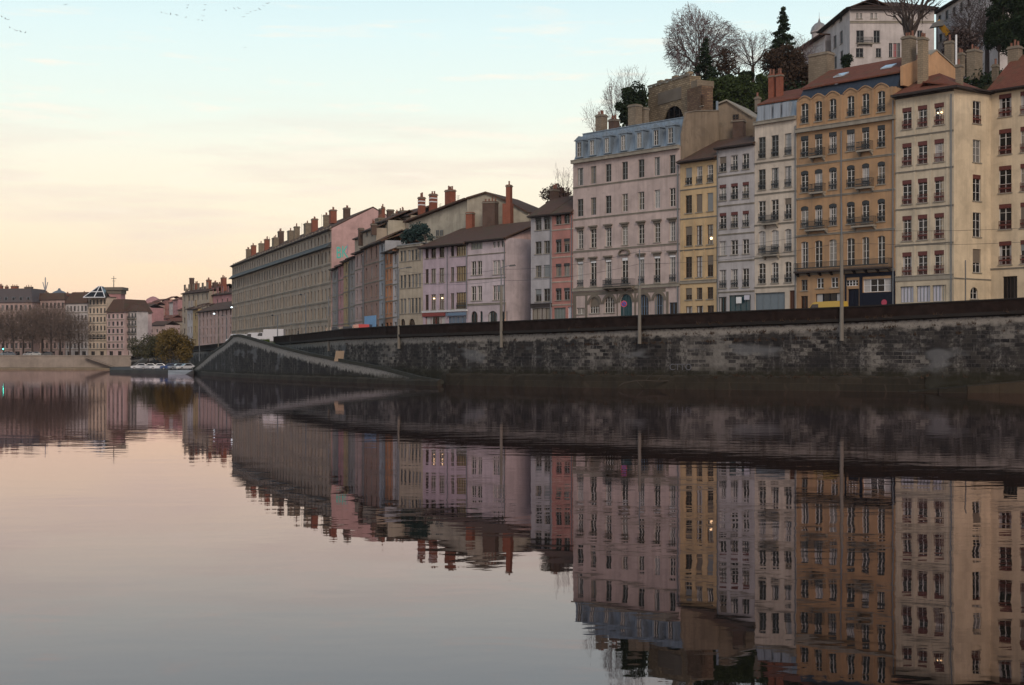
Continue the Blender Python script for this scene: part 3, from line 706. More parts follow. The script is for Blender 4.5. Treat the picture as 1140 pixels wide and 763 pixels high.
# ---- light lilac house, its flank
b = Building('light_lilac_house', 'light lilac house with mullioned windows and a blank pink flank', 'house', 520.9, dline(520.9), 563.2, dline(563.2), ZB, 8.5, S['lilac'])
R0 = 527.5
b.open(530.5, 270.5, 278, 13, xr=530.5, bars=0, sill=False, frame=WGREY, glass=plain('blind_lilac', (.24,.24,.2), .5))
for x in (550.3, 554.8, 559.5): b.open(x, 268.5, 276, 3.4, xr=554, bars=0, sill=False)
for (y0, y1) in ((291,306.5), (318.5,335)):
    for x in (527.3, 533.9): b.open(x, y0, y1, 5.2, xr=R0, bars=1)
    for x in (550.8, 555.0, 560.2): b.open(x, y0-.6, y1-.6, 3.9, xr=550.8, bars=1)
for x, w, ar in ((528, 7, .5), (535.8, 3, .5), (548.5, 11, .3), (561, 4.4, .4)): b.open(x, 346.5, YB, w, xr=x, arch=ar, bars=0, sill=False, name='shop_window', frame=TEAL)
b.wall(b.v(R0, 268.2)); b.band(R0, 311.5, .1, .05); b.band(R0, 339.5, .22, .1); b.band(R0, 284.5, .1, .05)
b.pitch(3.0, .6, TILED, m=8); b.pipe(562.3, 270)
p0 = b.a+b.d*b.W
sd = Building('lilac_flank', 'tall blank pink flank wall closing the alley beside the light lilac house', 'wall', CX+F*p0.x/p0.y+.02, p0.y+.02, 592.5, dline(563.2)+5.2, ZB, .3, S['sidepink'])
Wd = sd.W; pts = [(0,-1),(Wd,-1),(Wd,sd.v(590,253)),(0,sd.v(564,266.5))]
zo = sd.v(565, 338)
m = MB(); m.hexa([(0,-.02,-1),(Wd,-.02,-1),(Wd,.28,-1),(0,.28,-1)], [(0,-.02,zo),(Wd,-.02,zo),(Wd,.28,zo),(0,.28,zo)]); m.build('wall', stucco('stucco_peach', (.55,.35,.25), .3), sd.root, label='peach painted lower wall')
m = MB(); m.hexa([(0,0,zo+.003),(Wd,0,zo+.003),(Wd,0,pts[2][1]),(0,0,pts[3][1])], [(0,.27,zo+.003),(Wd,.27,zo+.003),(Wd,.27,pts[2][1]),(0,.27,pts[3][1])]); m.build('wall', S['sidepink'], sd.root)
m = MB(); p, q = pts[3], pts[2]; m.hexa([(p[0],-.2,p[1]+.003),(q[0],-.2,q[1]+.003),(q[0],.3,q[1]+.003),(p[0],.3,p[1]+.003)], [(p[0],-.2,p[1]+.2),(q[0],-.2,q[1]+.2),(q[0],.3,q[1]+.2),(p[0],.3,p[1]+.2)]); m.build('coping', TILED, sd.root)
lilac = b
# ---- purple house
b = Building('purple_house', 'purple house with brown shutters above red and blue shopfronts', 'house', 470.8, dline(470.8), 520.7, dline(520.7), ZB, 9, S['purple'])
R0 = 482.6
BSH = plain('shutter_brown', (.075,.028,.022), .6)
for k, (y0, y1) in enumerate(((274.5,287.5), (299,315), (328,345))):
    for x in (475.3, 482.6, 491.8, 503.6):
        lit = k == 2 and x in (482.6, 491.8)
        o = b.open(x, y0, y1, 3.6 if x in (475.3, 503.6) else 5.4, xr=R0, bars=1, frame=WBROWN, glass=GLASS[2] if x > 478 and k else GLASS[0], sill=True)
        if k == 0: pass
        if lit:
            o['label'] = 'window with a warm lamp lit inside'; m = MB(); m.lathe([(0,-.12),(.1,-.06),(.12,0),(.1,.06),(0,.12)], (0,.1,o.data.vertices[0].co.z+1.75), 8); m.build('lamp', BULB, o)
    b.open(513.4, y0-.3, y1+.3, 11, xr=R0, bars=1, frame=WBROWN, glass=plain('curtain_ochre', (.17,.12,.05), .15, coat=.6), sill=True, rail=IRON if k == 2 else None)
b.open(484.5, 352.5, YB+6, 22, xr=484, bars=0, frame=REDSH, sill=False, name='shop_window'); b.open(509, 352, YB+6, 20, xr=508, bars=0, frame=BLUESH, sill=False, name='shop_window', glass=plain('blue_glass', (.08,.12,.17), .15))
b.wall(b.v(R0, 273.2)); b.band(R0, 347.3, .18, .25, WHITEP)
panel(b, 'shop_sign', 471, 496, 348.5, 352.3, REDSH, .2, .19, xr=482.6); panel(b, 'shop_sign', 497, 520, 348.5, 352, BLUESH, .15, .14, xr=497)
b.pitch(3.1, 1.0, TILED, m=8, eave=DKTRIM); b.pipe(498.5, 274); b.pipe(520, 272)
# ---- tall gabled house behind
g = Building('tall_rear_house', 'tall off white house with a wide gable and many chimneys behind the lilac houses', 'house', 520, 229, 588.5, 224.5, ZB, 14, S['offwhite'])
pts = [(0,-1),(g.W,-1),(g.W,g.v(588,238)),(g.u(566),g.v(566,225.5)),(g.u(541.5),g.v(541.5,215.5)),(g.u(520),g.v(520,222))]
PK = g
# left slope continues with a long street side wall going to x=454
m = MB(); m.hexa([(p[0],0,p[1]) for p in pts], [(p[0],12,p[1]) for p in pts]); m.build('wall', S['offwhite'], g.root)
m = MB()
for p, q in ((pts[5],pts[4]),(pts[4],pts[3]),(pts[3],pts[2])): m.hexa([(p[0],-.4,p[1]+.003),(q[0],-.4,q[1]+.003),(q[0],12.3,q[1]+.003),(p[0],12.3,p[1]+.003)], [(p[0],-.4,p[1]+.28),(q[0],-.4,q[1]+.28),(q[0],12.3,q[1]+.28),(p[0],12.3,p[1]+.28)])
g.roof = m.build('roof', TILED, g.root); g.H = g.v(541, 235)
g.chimney(523.5, 236.5, 9, -1.2, BRICKR, 262, 0, 1.0, label='squat red chimney against the white gable')
g.chimney(546, 224.5, 16, -2.6, BRICKD, 265, 4, 1.4, label='wide sooty double chimney against the gable')
g.chimney(565.5, 227, 11, -3.4, BRICKR, 252, 0, 1.2, cap=False, label='lower half of the orange brick chimney'); g.chimney(566.8, 206, 6.5, -3.4, BRICKR, 232, 1, .9, label='slim orange brick chimney top')
g2 = Building('tall_side_house', 'cream flank of the tall rear house sloping down above the roof garden', 'house', 453.5, 243, 520, 229.4, ZB, 12, S['offwhite'])
pts = [(0,-1),(g2.W,-1),(g2.W,g2.v(520,222.5)),(0,g2.v(454,248))]
for x in (486, 490.5): g2.open(x, 256, 263, 3, bars=0, frame=WGREY); 
g2.holes = []
m = MB(); m.hexa([(p[0],.26,p[1]) for p in pts], [(p[0],11,p[1]) for p in pts]); m.build('wall', S['offwhite'], g2.root)
m = MB(); p, q = pts[3], pts[2]; m.hexa([(p[0]-.5,-.6,p[1]+.003),(q[0],-.6,q[1]+.003),(q[0],11,q[1]+.003),(p[0]-.5,11,p[1]+.003)], [(p[0]-.5,-.6,p[1]+.28),(q[0],-.6,q[1]+.28),(q[0],11,q[1]+.28),(p[0]-.5,11,p[1]+.28)])
g2.roof = m.build('roof', TILED, g2.root); g2.H = g2.v(480, 245)
for x, yt, w, pp, yb in ((469.4, 219.5, 7.5, 3, 243), (482.3, 216, 8.5, 3, 240), (501.3, 211.5, 11, 4, 234)):
    g2.chimney(x, yt, w, 2.0, BRICKR, yb, pp, 1.2, band=WHITEP if x < 490 else None)
# ---- green cream house with roof garden
b = Building('green_cream_house', 'greenish cream house with a planted roof terrace and arched doors', 'house', 444, dline(444)+1, 470.5, dline(470.5), ZB, 9, S['greencream'])
R0 = 455.5
for (y0, y1) in ((279,290.5), (306,320.5), (332,349)):
    for x in (446.8, 450.6): b.open(x, y0, y1, 3, xr=R0, bars=1, frame=WGREY)
    for x in (455.5, 459.2, 463.2, 467): b.open(x, y0, y1, 2.9, xr=R0, bars=1, frame=WGREY)
b.open(448.5, 355, YB+8, 5, xr=448, arch=.5, bars=0, sill=False, name='door', frame=WBROWN); b.open(458.5, 355, YB+8, 7, xr=458, arch=.5, bars=0, sill=False, name='door', frame=WBROWN)
b.wall(b.v(R0, 274)); b.band(R0, 274.5, .3, .4, name='cornice')
b.roof = None
m = MB(); m.box(-.1, b.W+.1, -.3, 9, b.H+.18, b.H+.32); b.roof = m.build('roof', ZINCD, b.root)
garden = b
for bb, x, y in ((g2, 474, 3), (g2, 490, 3), (g2, 510, 2.5)): u_ = bb.u(x, y); aerial(bb.roof, u_, y, bb.v(x, 0)*0+bb.H+(bb.v(520,222.5)-bb.v(454,248))*u_/bb.W-.6, 3.0)
# =================================================================== narrow houses further along
XS = [(369.3,287.0),(444,dline(444)+1)]
def dn(x):   # depth of the narrow row
    k = (x-CX)/F; (xa, Da), (xb, Db) = XS; A = Vector((gx(xa,Da),Da)); B = Vector((gx(xb,Db),Db)); d = (B-A).normalized()
    u = (k*A.y-A.x)/(d.x-k*d.y); return A.y+d.y*u
narrow = [ # x0, x1, eave y at x0, wall, roof rise, window columns, first y, label
 (370,376.2,300,'bluegrey',1.2,1,'slim blue grey house next to the pink gable of the long building'),
 (376.4,382.3,296,'pk2',1.4,1,'slim dusty pink house beside the mustard house'),
 (382.5,388.8,291,'mustard',1.5,1,'slim mustard yellow house in the distant row'),
 (389,395,288,'bluegrey',1.2,1,'slim blue grey house right of the mustard house'),
 (395.2,405,282,'palepink',1.6,2,'pale pink narrow house with two window columns'),
 (405.2,422,275.5,'terrab',2.0,3,'wide brown pink house above the blue hoarding'),
 (422.2,428.6,270,'blue',1.4,1,'slim light blue house left of the orange house'),
 (428.8,437,281,'orange',1.5,2,'vivid orange narrow house'),
 (437.2,443.8,281,'white',1.2,1,'narrow whitish house left of the greenish cream house')]
for i, (x0, x1, ye, wm, rise, nc, lab) in enumerate(narrow):
    b = Building('narrow_house', lab, 'house', x0, dn(x0), x1, dn(x1), ZB, 8+random.random(), S[wm], group='narrow houses in the distant row')
    H = b.v(x0, ye); fl = 4 if H > 14 else 3; fh = (H-3.6)/fl
    for j in range(fl):
        for c in range(nc):
            xx = x0+(x1-x0)*(c+.5)/nc; D = b.D(xx); z = 3.6+fh*j+.7; hh = min(2.2, fh*.6)
            yt = HY-(z+hh+b.zb-CH)*F/D; yb = HY-(z+b.zb-CH)*F/D
            b.open(xx, yt, yb, 2.2, bars=1, frame=WGREY, uw=1.1, sill=True, shut=None, rail=None)
    for c in range(nc):
        xx = x0+(x1-x0)*(c+.5)/nc; D = b.D(xx)
        b.open(xx, HY-(2.7+b.zb-CH)*F/D, HY-(.05+b.zb-CH)*F/D, 2, bars=0, frame=WBROWN, uw=1.6, sill=False, name='door')
    b.wall(H)
    for j in range(fl): b.band(0, 0, .12, .06, z=3.5+fh*j)
    b.pitch(rise, .7, TILED if i % 2 else tiles('roof_tile_old', (.11,.06,.045), (.16,.09,.06)), m=4); b.pipe((x0+.5 if i % 2 else x1-.5), ye+3, 362)
# blocks stepping up behind them
rear = [(395,412,262,'stoneg',268,'low stone coloured house behind the pale pink house'),
        (404,419,254,'stoneg',256,'brownish house with a stepped roof below the pink gable'),
        (416,432,245.5,'offwhite',256,'off white rear house with clustered chimneys'),
        (428.5,445,262,'orange',247,'rear orange wall above the vivid orange house'),
        (436,457,240,'stoneg',255,'tall stone coloured rear house with a chimney wall')]
RB = []
for x0, x1, ye, wm, D0, lab in rear:
    b = Building('rear_house', lab, 'house', x0, D0+4, x1, D0-4, ZB, 8, S[wm], group='houses stepping up behind the narrow row')
    for x in (x0+(x1-x0)*.3, x0+(x1-x0)*.7): b.open(x, ye+4, ye+9, 2.4, bars=0, frame=WGREY)
    b.wall(b.v((x0+x1)/2, ye+2)); b.pitch(1.8, .4, TILED, m=4); RB.append(b)
RB[1].chimney(402, 254, 6, 0, BRICKD, 270, 0, 1.2); RB[1].chimney(416, 249, 6, -.5, BRICKD, 258, 3, 1.2); RB[2].chimney(423, 243, 10, 1, CHST, 250, 4, 1.2)
RB[2].chimney(425, 232.5, 0.1+6.5, 6, BRICKD, 246, 2, 1.2); RB[2].chimney(434.5, 233.5, 7.5, 5.5, BRICKD, 248, 0, 1.2); RB[4].chimney(447.5, 235, 12, 2, CHST, 250, 3, 1.3); RB[4].chimney(441, 238, 9, 1, CHST, 250, 2, 1.3)
RB[2].chimney(426.5, 230.5, 3, 5, BRICKR, 246, 1, .8)

# =================================================================== the long building
b = Building('long_building', 'very long stone coloured apartment building with two attic storeys and a row of chimneys', 'apartment building', 258.5, 400, 369, 287, ZB, 13, S['stoneg'])
LBld = b; W = b.W; NC = 36
zc = b.v(368, 273)     # main cornice
ztop = b.v(368.5, 254.5)
fl = 5; fh = (zc-1.0)/fl
cells = []
for j in range(fl+2):
    for c in range(NC):
        if j < fl: z = .9+fh*j+.45; hh = fh*.62; ww = 1.25
        elif j == fl: z = zc+.7; hh = 1.7; ww = 1.2
        else: z = zc+3.0; hh = .85; ww = 1.0
        cells.append((W*(c+.5)/NC, z, hh, ww, j))
cells.sort(key=lambda q: -q[0]-(3 if q[4] < fl else 0)*.5+(2 if q[4] > fl else 0))
for k, (u, z, hh, ww, j) in enumerate(cells): b.holes.append((u-ww/2, u+ww/2, z, z+hh, 0))
b.holes = [(a, c, z, t, r) for a, c, z, t, r in b.holes]
b.wall(ztop)
rest = {0: MB()}; RM = MB()
for k, (u, z, hh, ww, j) in enumerate(cells):
    if k < 99:
        put('window', cached('window', (round(ww,1), round(hh,1), 'lb'), _simple(ww, hh), [WGREY, pick_glass()]), b.root, (u, 0, z))
    else:
        RM.mi = 0; RM.box(u-.04, u+.04, .12, .17, z, z+hh); RM.box(u-ww/2, u-ww/2+.08, .12, .17, z, z+hh); RM.box(u+ww/2-.08, u+ww/2, .12, .17, z, z+hh)
        RM.mi = random.choice((1,1,2,3)); RM.box(u-ww/2-.02, u+ww/2+.02, .18, .22, z-.02, z+hh+.02)
o = RM.build('window', [WGREY, GLASS[0], GLASS[1], GLASS[2]], b.root); o['kind'] = 'stuff'
for j in range(1, fl): b.band(0, 0, .22, .14, z=.9+fh*j-.05)
m = MB(); m.hexa([(.004,-1.1,zc-.5),(W-.004,-1.1,zc-.5),(W-.004,-.004,zc-.5),(.004,-.004,zc-.5)], [(.004,-.95,zc-.2),(W-.004,-.95,zc-.2),(W-.004,-.004,zc+.62),(.004,-.004,zc+.62)]); m.build('canopy', plain('canopy_slate', (.05,.055,.055), .7), b.root); b.band(0, 0, .2, .1, z=zc+2.75); b.band(0, 0, .3, .4, z=ztop-.15, name='cornice')
for c in range(NC+1):
    if c % 3 == 0:
        u = min(max(W*c/NC, .25), W-.25); m = MB(); m.box(u-.16, u+.16, -.12, -.003, .8, zc-.45); m.build('pilaster', S['stoneg'], b.root)
b.depth = 17; b.pitch(b.v(415, 231, 8.5)-ztop, .6, TILED, m=8.6)
m = MB(); dp = 17.05; z0 = ztop; rz = ztop+b.rise
m.hexa([(W+.02,0,-1),(W+.02,dp,-1),(W+.02,dp,z0-.05),(W+.02,8.6,rz-.08),(W+.02,0,z0-.05)], [(W+.1,0,-1),(W+.1,dp,-1),(W+.1,dp,z0-.05),(W+.1,8.6,rz-.08),(W+.1,0,z0-.05)])
gw = m.build('wall', S['gablepink'], b.root, label='pink painted gable end wall with teal graffiti')
tm = plain('graffiti_teal', (.09,.5,.42), .6, var=.05); gm = plain('graffiti_mauve', (.33,.24,.36), .6, var=.05)
def text_mesh(body, size, mat, name='graffiti', bold=.03, ext=.01):
    cu = bpy.data.curves.new('txt', 'FONT'); cu.body = body; cu.size = size; cu.offset = bold; cu.extrude = ext
    ob = bpy.data.objects.new('txt', cu); me = bpy.data.meshes.new_from_object(ob); me.name = name
    bpy.data.objects.remove(ob); me.materials.clear(); me.materials.append(mat); return me
def flank_pt(x, y):   # point on the pink gable: local y from pixel x
    k = (x-CX)/F; o = b.a+b.d*(W+.11); s = (k*o.y-o.x)/(b.n.x-k*b.n.y); D = o.y+b.n.y*s
    return s, CH+(HY-y)/F*D-ZB
for body, x, y, mt, sz in (('B', 374, 287.5, tm, 3.3), ('K', 380.2, 286.5, tm, 3.3), ('J', 386, 280, gm, 2.0)):
    s_, z_ = flank_pt(x, y); o = put('graffiti', text_mesh(body, sz, mt), b.root, (W+.13, s_, z_)); o.rotation_euler = (R(90), 0, R(90))
    o.scale = (.62, 1, 1)
chs = [(276.5,277.5,5,'s'),(282.3,273.2,5.5,'r'),(290.8,271,5.6,'s'),(297.2,266.3,5.8,'r'),(306.5,264.8,7,'s'),(312.6,257.5,6.4,'b'),(323.6,257,7,'s'),(330.4,252.3,6.2,'s'),(342.2,248.8,7.6,'s'),(350.2,243.7,7,'r'),(363.2,239.5,6.4,'s'),(370.6,233.8,7.8,'r'),(386,231.5,7.4,'b')]
for x, yt, w, k in chs:
    b.chimney(x, yt, w, 4.6 if k != 'b' else 6, {'s': CHST, 'r': BRICKR, 'b': BRICKD}[k], yt+12, 2, 1.3, label={'s':'grey rendered chimney stack','r':'red brick chimney stack','b':'sooty dark chimney stack'}[k])
# hoarding and shop things on the quay side of the far row
m = MB()
# =================================================================== buildings at the left end
b = Building('end_house', 'brownish pink house with an orange stripe at the left end of the long building', 'house', 220.5, 432, 259, 402, ZB, 12, S['palepink'])
Hq = b.v(222, 347)
NCC = 9
for j in range(4):
    for c in range(NCC):
        u = b.W*(c+.5)/NCC; z = 1.0+(Hq-1)/4*j+.6; b.holes.append((u-.6, u+.6, z, z+2.0, 0))
        put('window', cached('window', (1.2, 2.0, 'lb'), _simple(1.2, 2.0), [WGREY, pick_glass()]), b.root, (u, 0, z))
b.wall(Hq); m = MB(); m.box(b.u(222.5), b.u(228), -.04, -.004, -1, Hq-.1)
b.pitch(2.6, .6, TILED, m=6)
b2 = Building('orange_house', 'narrow orange house beside the brownish pink end house', 'house', 214.8, 437, 220.4, 432.3, ZB, 12, S['mustard'])
for j in range(4):
    z = 1.0+4.0*j; u = b2.W/2; b2.holes.append((u-.6, u+.6, z, z+2.0, 0)); put('window', cached('window', (1.2, 2.0, 'lb'), _simple(1.2, 2.0), [WGREY, pick_glass()]), b2.root, (u, 0, z))
b2.wall(b2.v(216, 344.5)); b2.pitch(1.6, .6, TILED, m=5)
b3 = Building('pale_end_house', 'pale lilac house with two window columns at the left end of the row', 'house', 208.6, 442, 214.6, 437.2, ZB, 12, S['lilacgrey'])
for j in range(4):
    for c in range(2):
        z = 1.0+4.0*j; u = b3.W*(c+.5)/2; b3.holes.append((u-.55, u+.55, z, z+2.0, 0)); put('window', cached('window', (1.1, 2.0, 'lb'), _simple(1.1, 2.0), [WGREY, pick_glass()]), b3.root, (u, 0, z))
b3.wall(b3.v(210, 344)); b3.pitch(1.6, .6, TILED, m=5)
bt = Building('tall_end_house', 'tall stone coloured house with grouped chimneys behind the left end houses', 'house', 203, 470, 233, 452, ZB, 14, S['stoneg'])
for j in range(6):
    for c in range(6):
        z = 1.5+3.6*j; u = bt.W*(c+.5)/6; bt.holes.append((u-.6, u+.6, z, z+2.0, 0)); put('window', cached('window', (1.2, 2.0, 'lb'), _simple(1.2, 2.0), [WGREY, pick_glass()]), bt.root, (u, 0, z))
bt.wall(bt.v(205, 327)); bt.pitch(2.4, .5, TILED, m=7)
bt.chimney(213.5, 309.5, 5, 3, BRICKD, 328, 0, 1.4); bt.chimney(219, 315.5, 6, 4, BRICKR, 328, 3, 1.3); bt.chimney(208, 322, 3.5, 3, CHST, 330, 2, 1.2); bt.chimney(232.5, 311.5, 5.5, 3, BRICKR, 328, 3, 1.3)
bu = Building('red_end_house', 'dark red rear house with chimneys against the end of the long building', 'house', 233.5, 455, 262, 436, ZB, 12, S['pk2'])
for j in range(5):
    for c in range(5):
        z = 2.5+3.8*j; u = bu.W*(c+.5)/5; bu.holes.append((u-.6, u+.6, z, z+2.0, 0)); put('window', cached('window', (1.2, 2.0, 'lb'), _simple(1.2, 2.0), [WGREY, pick_glass()]), bu.root, (u, 0, z))
bu.wall(bu.v(235, 329)); bu.pitch(2.2, .5, TILED, m=6)
bu.chimney(239.5, 314.5, 6, 3, BRICKD, 328, 3, 1.3); bu.chimney(249, 309, 6, 3, BRICKR, 323, 3, 1.3); bu.chimney(244.8, 316, 3.5, 4, BRICKR, 326, 2, 1.2)

# =================================================================== the far bank town
def town(name, lab, x0, x1, ye, D, wm, roofm, rise, nfl, nc, cat='apartment building', dorm=0, skew=4, depth=14, zb=3.6, hip=True, y0=None):
    b = Building(name, lab, cat, x0, D+skew/2, x1, D-skew/2, zb, depth, wm, group=None)
    H = b.v((x0+x1)/2, ye); fh = (H-3.4)/nfl
    for j in range(nfl):
        for c in range(nc):
            u = b.W*(c+.5)/nc; z = 3.4+fh*j+.5; hh = fh*.58; ww = min(1.3, b.W/nc*.5); b.holes.append((u-ww/2, u+ww/2, z, z+hh, 0))
            put('window', cached('window', (round(ww,1), round(hh,1), 'lb'), _simple(ww, hh), [WGREY, pick_glass()]), b.root, (u, 0, z))
    for c in range(max(1, nc//2)):
        u = b.W*(c+.5)/max(1, nc//2); b.holes.append((u-.9, u+.9, .1, 2.8, 0)); put('shop_window', cached('window', (1.8, 2.7, 'lb'), _simple(1.8, 2.7), [WBROWN, GLASS[0]]), b.root, (u, 0, .1))
    b.wall(H)
    for j in range(nfl): b.band(0, 0, .2, .15, z=3.4+fh*j)
    if hip:
        m = MB(); m.hexa([(-.4,-.6,H+.02),(b.W+.4,-.6,H+.02),(b.W+.4,depth+.4,H+.02),(-.4,depth+.4,H+.02)], [(1.5,1.8,H+rise),(b.W-1.5,1.8,H+rise),(b.W-1.5,depth-1.8,H+rise),(1.5,depth-1.8,H+rise)]); b.roof = m.build('roof', roofm, b.root)
    else: b.pitch(rise, .5, roofm, m=depth/2)
    b.H = H+rise*.4
    for k in range(dorm):
        u = b.W*(k+.5)/dorm; m = MB(); m.box(u-.6, u+.6, -.2, 1.6, H+.4, H+2.0); m.mi = 1; m.box(u-.4, u+.4, -.22, -.201, H+.55, H+1.85); m.build('dormer', [ZINCD, GLASS[1]], b.roof)
    return b
t1 = town('slate_roof_block', 'leftmost far block with a steep dark roof and red chimneys', -30, 36, 337, 520, S['palepink'], plain('roof_dark', (.085,.07,.07), .85), 5.2, 5, 13, dorm=8)
for x, yt, w in ((1,318,5),(7.5,319,4),(16.5,318.5,8),(32,319.5,9)): t1.chimney(x, yt, w, 3, BRICKR if w != 9 else BRICKD, 335, 3, 1.4)
t2 = town('low_town_block', 'pale stone block half hidden by bare trees on the far quay', 37, 72, 334, 522, S['palepink'], TILED, 2.6, 5, 8)
for x, yt, w in ((42,328,4),(52,325.5,4),(46,329,7)): t2.chimney(x, yt, w, 3, BRICKD, 338, 3, 1.4)
t3 = town('white_town_block', 'whitish block with tall windows left of the glazed tower house', 73, 97.5, 338, 518, S['white'], TILED, 4.2, 5, 6)
for x, yt, w in ((75,327,4),(84,327,8),(94,326,4)): t3.chimney(x, yt, w, 3, BRICKR, 338, 3, 1.4)
t4 = town('cream_town_block', 'tall narrow cream block below the glazed studio roof', 98.5, 118.5, 331, 514, stucco('stucco_bright_cream', (.6,.48,.37), .25), TILED, .3, 6, 5, depth=5)  # bright cream is the block's own stucco colour
for j in range(2):
    t4.balcony(99, 118, 385-9.2*(j*5+1), xr=100, out=.7)
# glazed studio tower
tw = empty('glazed_tower', at(116, 388, 512), R(-4), label='square tower with a glazed lean-to roof and a cross shaped mast', cat='tower')
tw.location.z = 3.6
def zt_(y, D=512): return CH+(HY-y)/F*D-3.6
m = MB(); m.box(-2.6, 2.9, 9, 14, -1, zt_(326)); m.build('wall', S['pk2'], tw)
m = MB(); m.box(-3.4, 3.8, 8.2, 14.8, zt_(322), zt_(318.5)); m.box(-2.9, 3.2, 8.7, 14.2, zt_(326), zt_(322)); m.build('roof', S['darkst'], tw)
m = MB(); z0 = zt_(331.5, 512); z1 = zt_(318.5, 512)
m.hexa([(-7,-2,z0),(1,-2,z0),(1,4,z0),(-7,4,z0)], [(-2.6,1.6,z1),(-1.71,1.6,z1),(-1.71,4,z1),(-2.6,4,z1)]); gl = m.build('glass_roof', GLASS[1], tw)
m = MB()
for p, q in (((-7,-2,z0),(-2.6,1.6,z1)),((-3,-2.05,z0),(-2.2,1.55,z1)),((1,-2,z0),(-1.75,1.6,z1)),((-7,-2.05,z0),(1,-2.05,z0)),((-4.9,-.4,(z0+z1)/2),(-.5,-.4,(z0+z1)/2))): m.tube(p, q, .17, .17, 5)
m.build('frame', WHITEP, tw)
m = MB(); zz = zt_(318.5); m.tube((-.4,11,zz),(-.4,11,zz+4.2),.16,.1,6); m.tube((-1.4,11,zz+3.3),(.6,11,zz+3.3),.08,.08,5); m.tube((-1,11,zz+2.4),(.2,11,zz+2.4),.07,.07,5); m.build('mast', IRON, tw)
t5 = town('pink_town_block', 'pink corner block with white balconies and a brown mansard roof', 119, 138, 348, 508, stucco('stucco_town_pink', (.55,.4,.38), .2), TILED, 4.8, 5, 4)
t6 = town('white_corner_wing', 'white balconied wing at the right of the pink town block', 138.2, 152.5, 347, 507, S['white'], TILED, 2.6, 5, 4, depth=5)
for j in range(5): t6.balcony(139, 152, 388-8.2*j, xr=140, out=.7)
for bb, x, yt in ((t5,124,338),(t5,131,336.5),(t6,141,337),(t6,147,339)): bb.chimney(x, yt, 3.4, 4, BRICKD, 345, 3, 1.2)
# dome beyond
dm = empty('grey_dome', at(66, 390, 600), 0, label='small grey dome between the slate roof and the chimneys of the white block', cat='dome'); dm.location.z = 3
m = MB(); zz = CH+(HY-336)/F*600-3; m.lathe([(4.6,-8),(4.6,zz-1),(4.9,zz-1),(4.9,zz),(4.6,zz+1.6),(3.6,zz+3.1),(2.2,zz+4.2),(.7,zz+4.8),(.4,zz+5.6),(0,zz+5.7)], n=20); m.build('cupola', ZINCD, dm, smooth=True)
ms = empty('radio_mast', at(50.5, 350, 900), 0, label='thin radio mast far beyond the roofs at the left', cat='mast'); ms.location.z = 20
m = MB(); zz = CH+(HY-309)/F*900-20; m.tube((0,0,0),(0,0,zz),.5,.35,6); m.tube((-1.6,0,zz-3),(0,0,zz-9),.3,.3,5); m.tube((1.6,0,zz-3),(0,0,zz-9),.3,.3,5); m.build('pole', plain('mast_grey', (.3,.3,.32), .6), ms)
# hillside houses
hs = [(153,164,362,343,620,'pk2'),(160,172,352,340,760,'palepink'),(170,178,346,336,900,'stoneg'),(166,184,372,362,600,'palepink'),(176,183,356,338,780,'red'),(183,189,355,333.5,760,'red'),(188.5,193,356,337,740,'white'),(192.5,198,357,334,720,'pk2'),(184,206,372,358,610,'stoneg'),(152,160,350,343,820,'stoneg'),(198,206,362,345,700,'terrab'),(176,190,366,355,650,'pk2')]
words = ['small pink house','pale rose house','stone coloured house','broad salmon house','slim red house','tall slim red house','narrow white house','tall dusty pink house','wide stone coloured house','tiny stone coloured house','brown pink house','low dusty pink house']
wh = ['the left edge of the far hillside','the upper left of the far hillside','the crown of the far hillside','the foot of the far hillside behind the willow','the middle of the far hillside','the middle right of the far hillside','the right of the far hillside','the far hillside top right','the far hillside foot at the right','the far hillside top left','the far hillside beside the tall end house','the lower middle of the far hillside']
for i, (x0, x1, yb, ye, D, wm) in enumerate(hs):
    zb = CH+(HY-yb)/F*D
    b = Building('hillside_house', words[i]+' at '+wh[i], 'house', x0, D+3, x1, D-3, zb, 8, S[wm], group='houses on the far hillside')
    H = b.v((x0+x1)/2, ye); nf = max(1, int(H/3.2)); nc = max(2, int(b.W/2.6))
    for j in range(nf):
        for c in range(nc):
            u = b.W*(c+.5)/nc; z = H/nf*j+.6; b.holes.append((u-.45, u+.45, z, z+1.5, 0)); put('window', cached('window', (.9,1.5,'lb'), _simple(.9,1.5), [WGREY, GLASS[0]]), b.root, (u, 0, z))
    b.wall(H); b.pitch(1.6, .4, TILE if i % 3 else TILED, m=4)
fd = empty('hilltop_dome', at(170.5, 345, 930), 0, label='low dome on top of the far hillside', cat='dome')
m = MB(); m.lathe([(6,-9),(6,3),(6.4,3),(5.6,5),(4,7),(1.8,8.3),(0,8.8)], n=16); m.build('cupola', S['pk2'], fd, smooth=True)

# =================================================================== large white houses on the hill
hb = Building('hill_mansion', 'large whitish mansion on the hill top with dark eaves and tall windows', 'mansion', 946, 250, 1040, 250, 46, 30, S['white'])
R0 = 957
for x in (954.5, 958.5, 970.5, 975, 995.5, 1008, 1012): hb.open(x, 14.5, 21, 2.6, xr=R0, bars=0)
for x, w in ((957.5, 8), (976, 7), (1024, 6)): hb.open(x, 34, 48, w, xr=R0, bars=1, frame=WGREY, glass=GLASS[0])
for x, w, g_ in ((957, 8, None), (978, 6, None), (991.5, 3.5, None), (996.5, 3.5, plain('curtain_red', (.3,.03,.04), .4)), (1000.5, 3, None), (1028, 7, None)): hb.open(x, 48.5 if x > 985 else 54, 64, w, xr=R0, bars=1, frame=WGREY, glass=g_ or GLASS[0])
hb.wall(hb.v(R0, 9.5)); hb.band(0, 0, .3, .12, z=hb.v(R0, 25)); hb.band(0,0,.5,.7, DKTRIM, name='cornice', z=hb.H-.1)
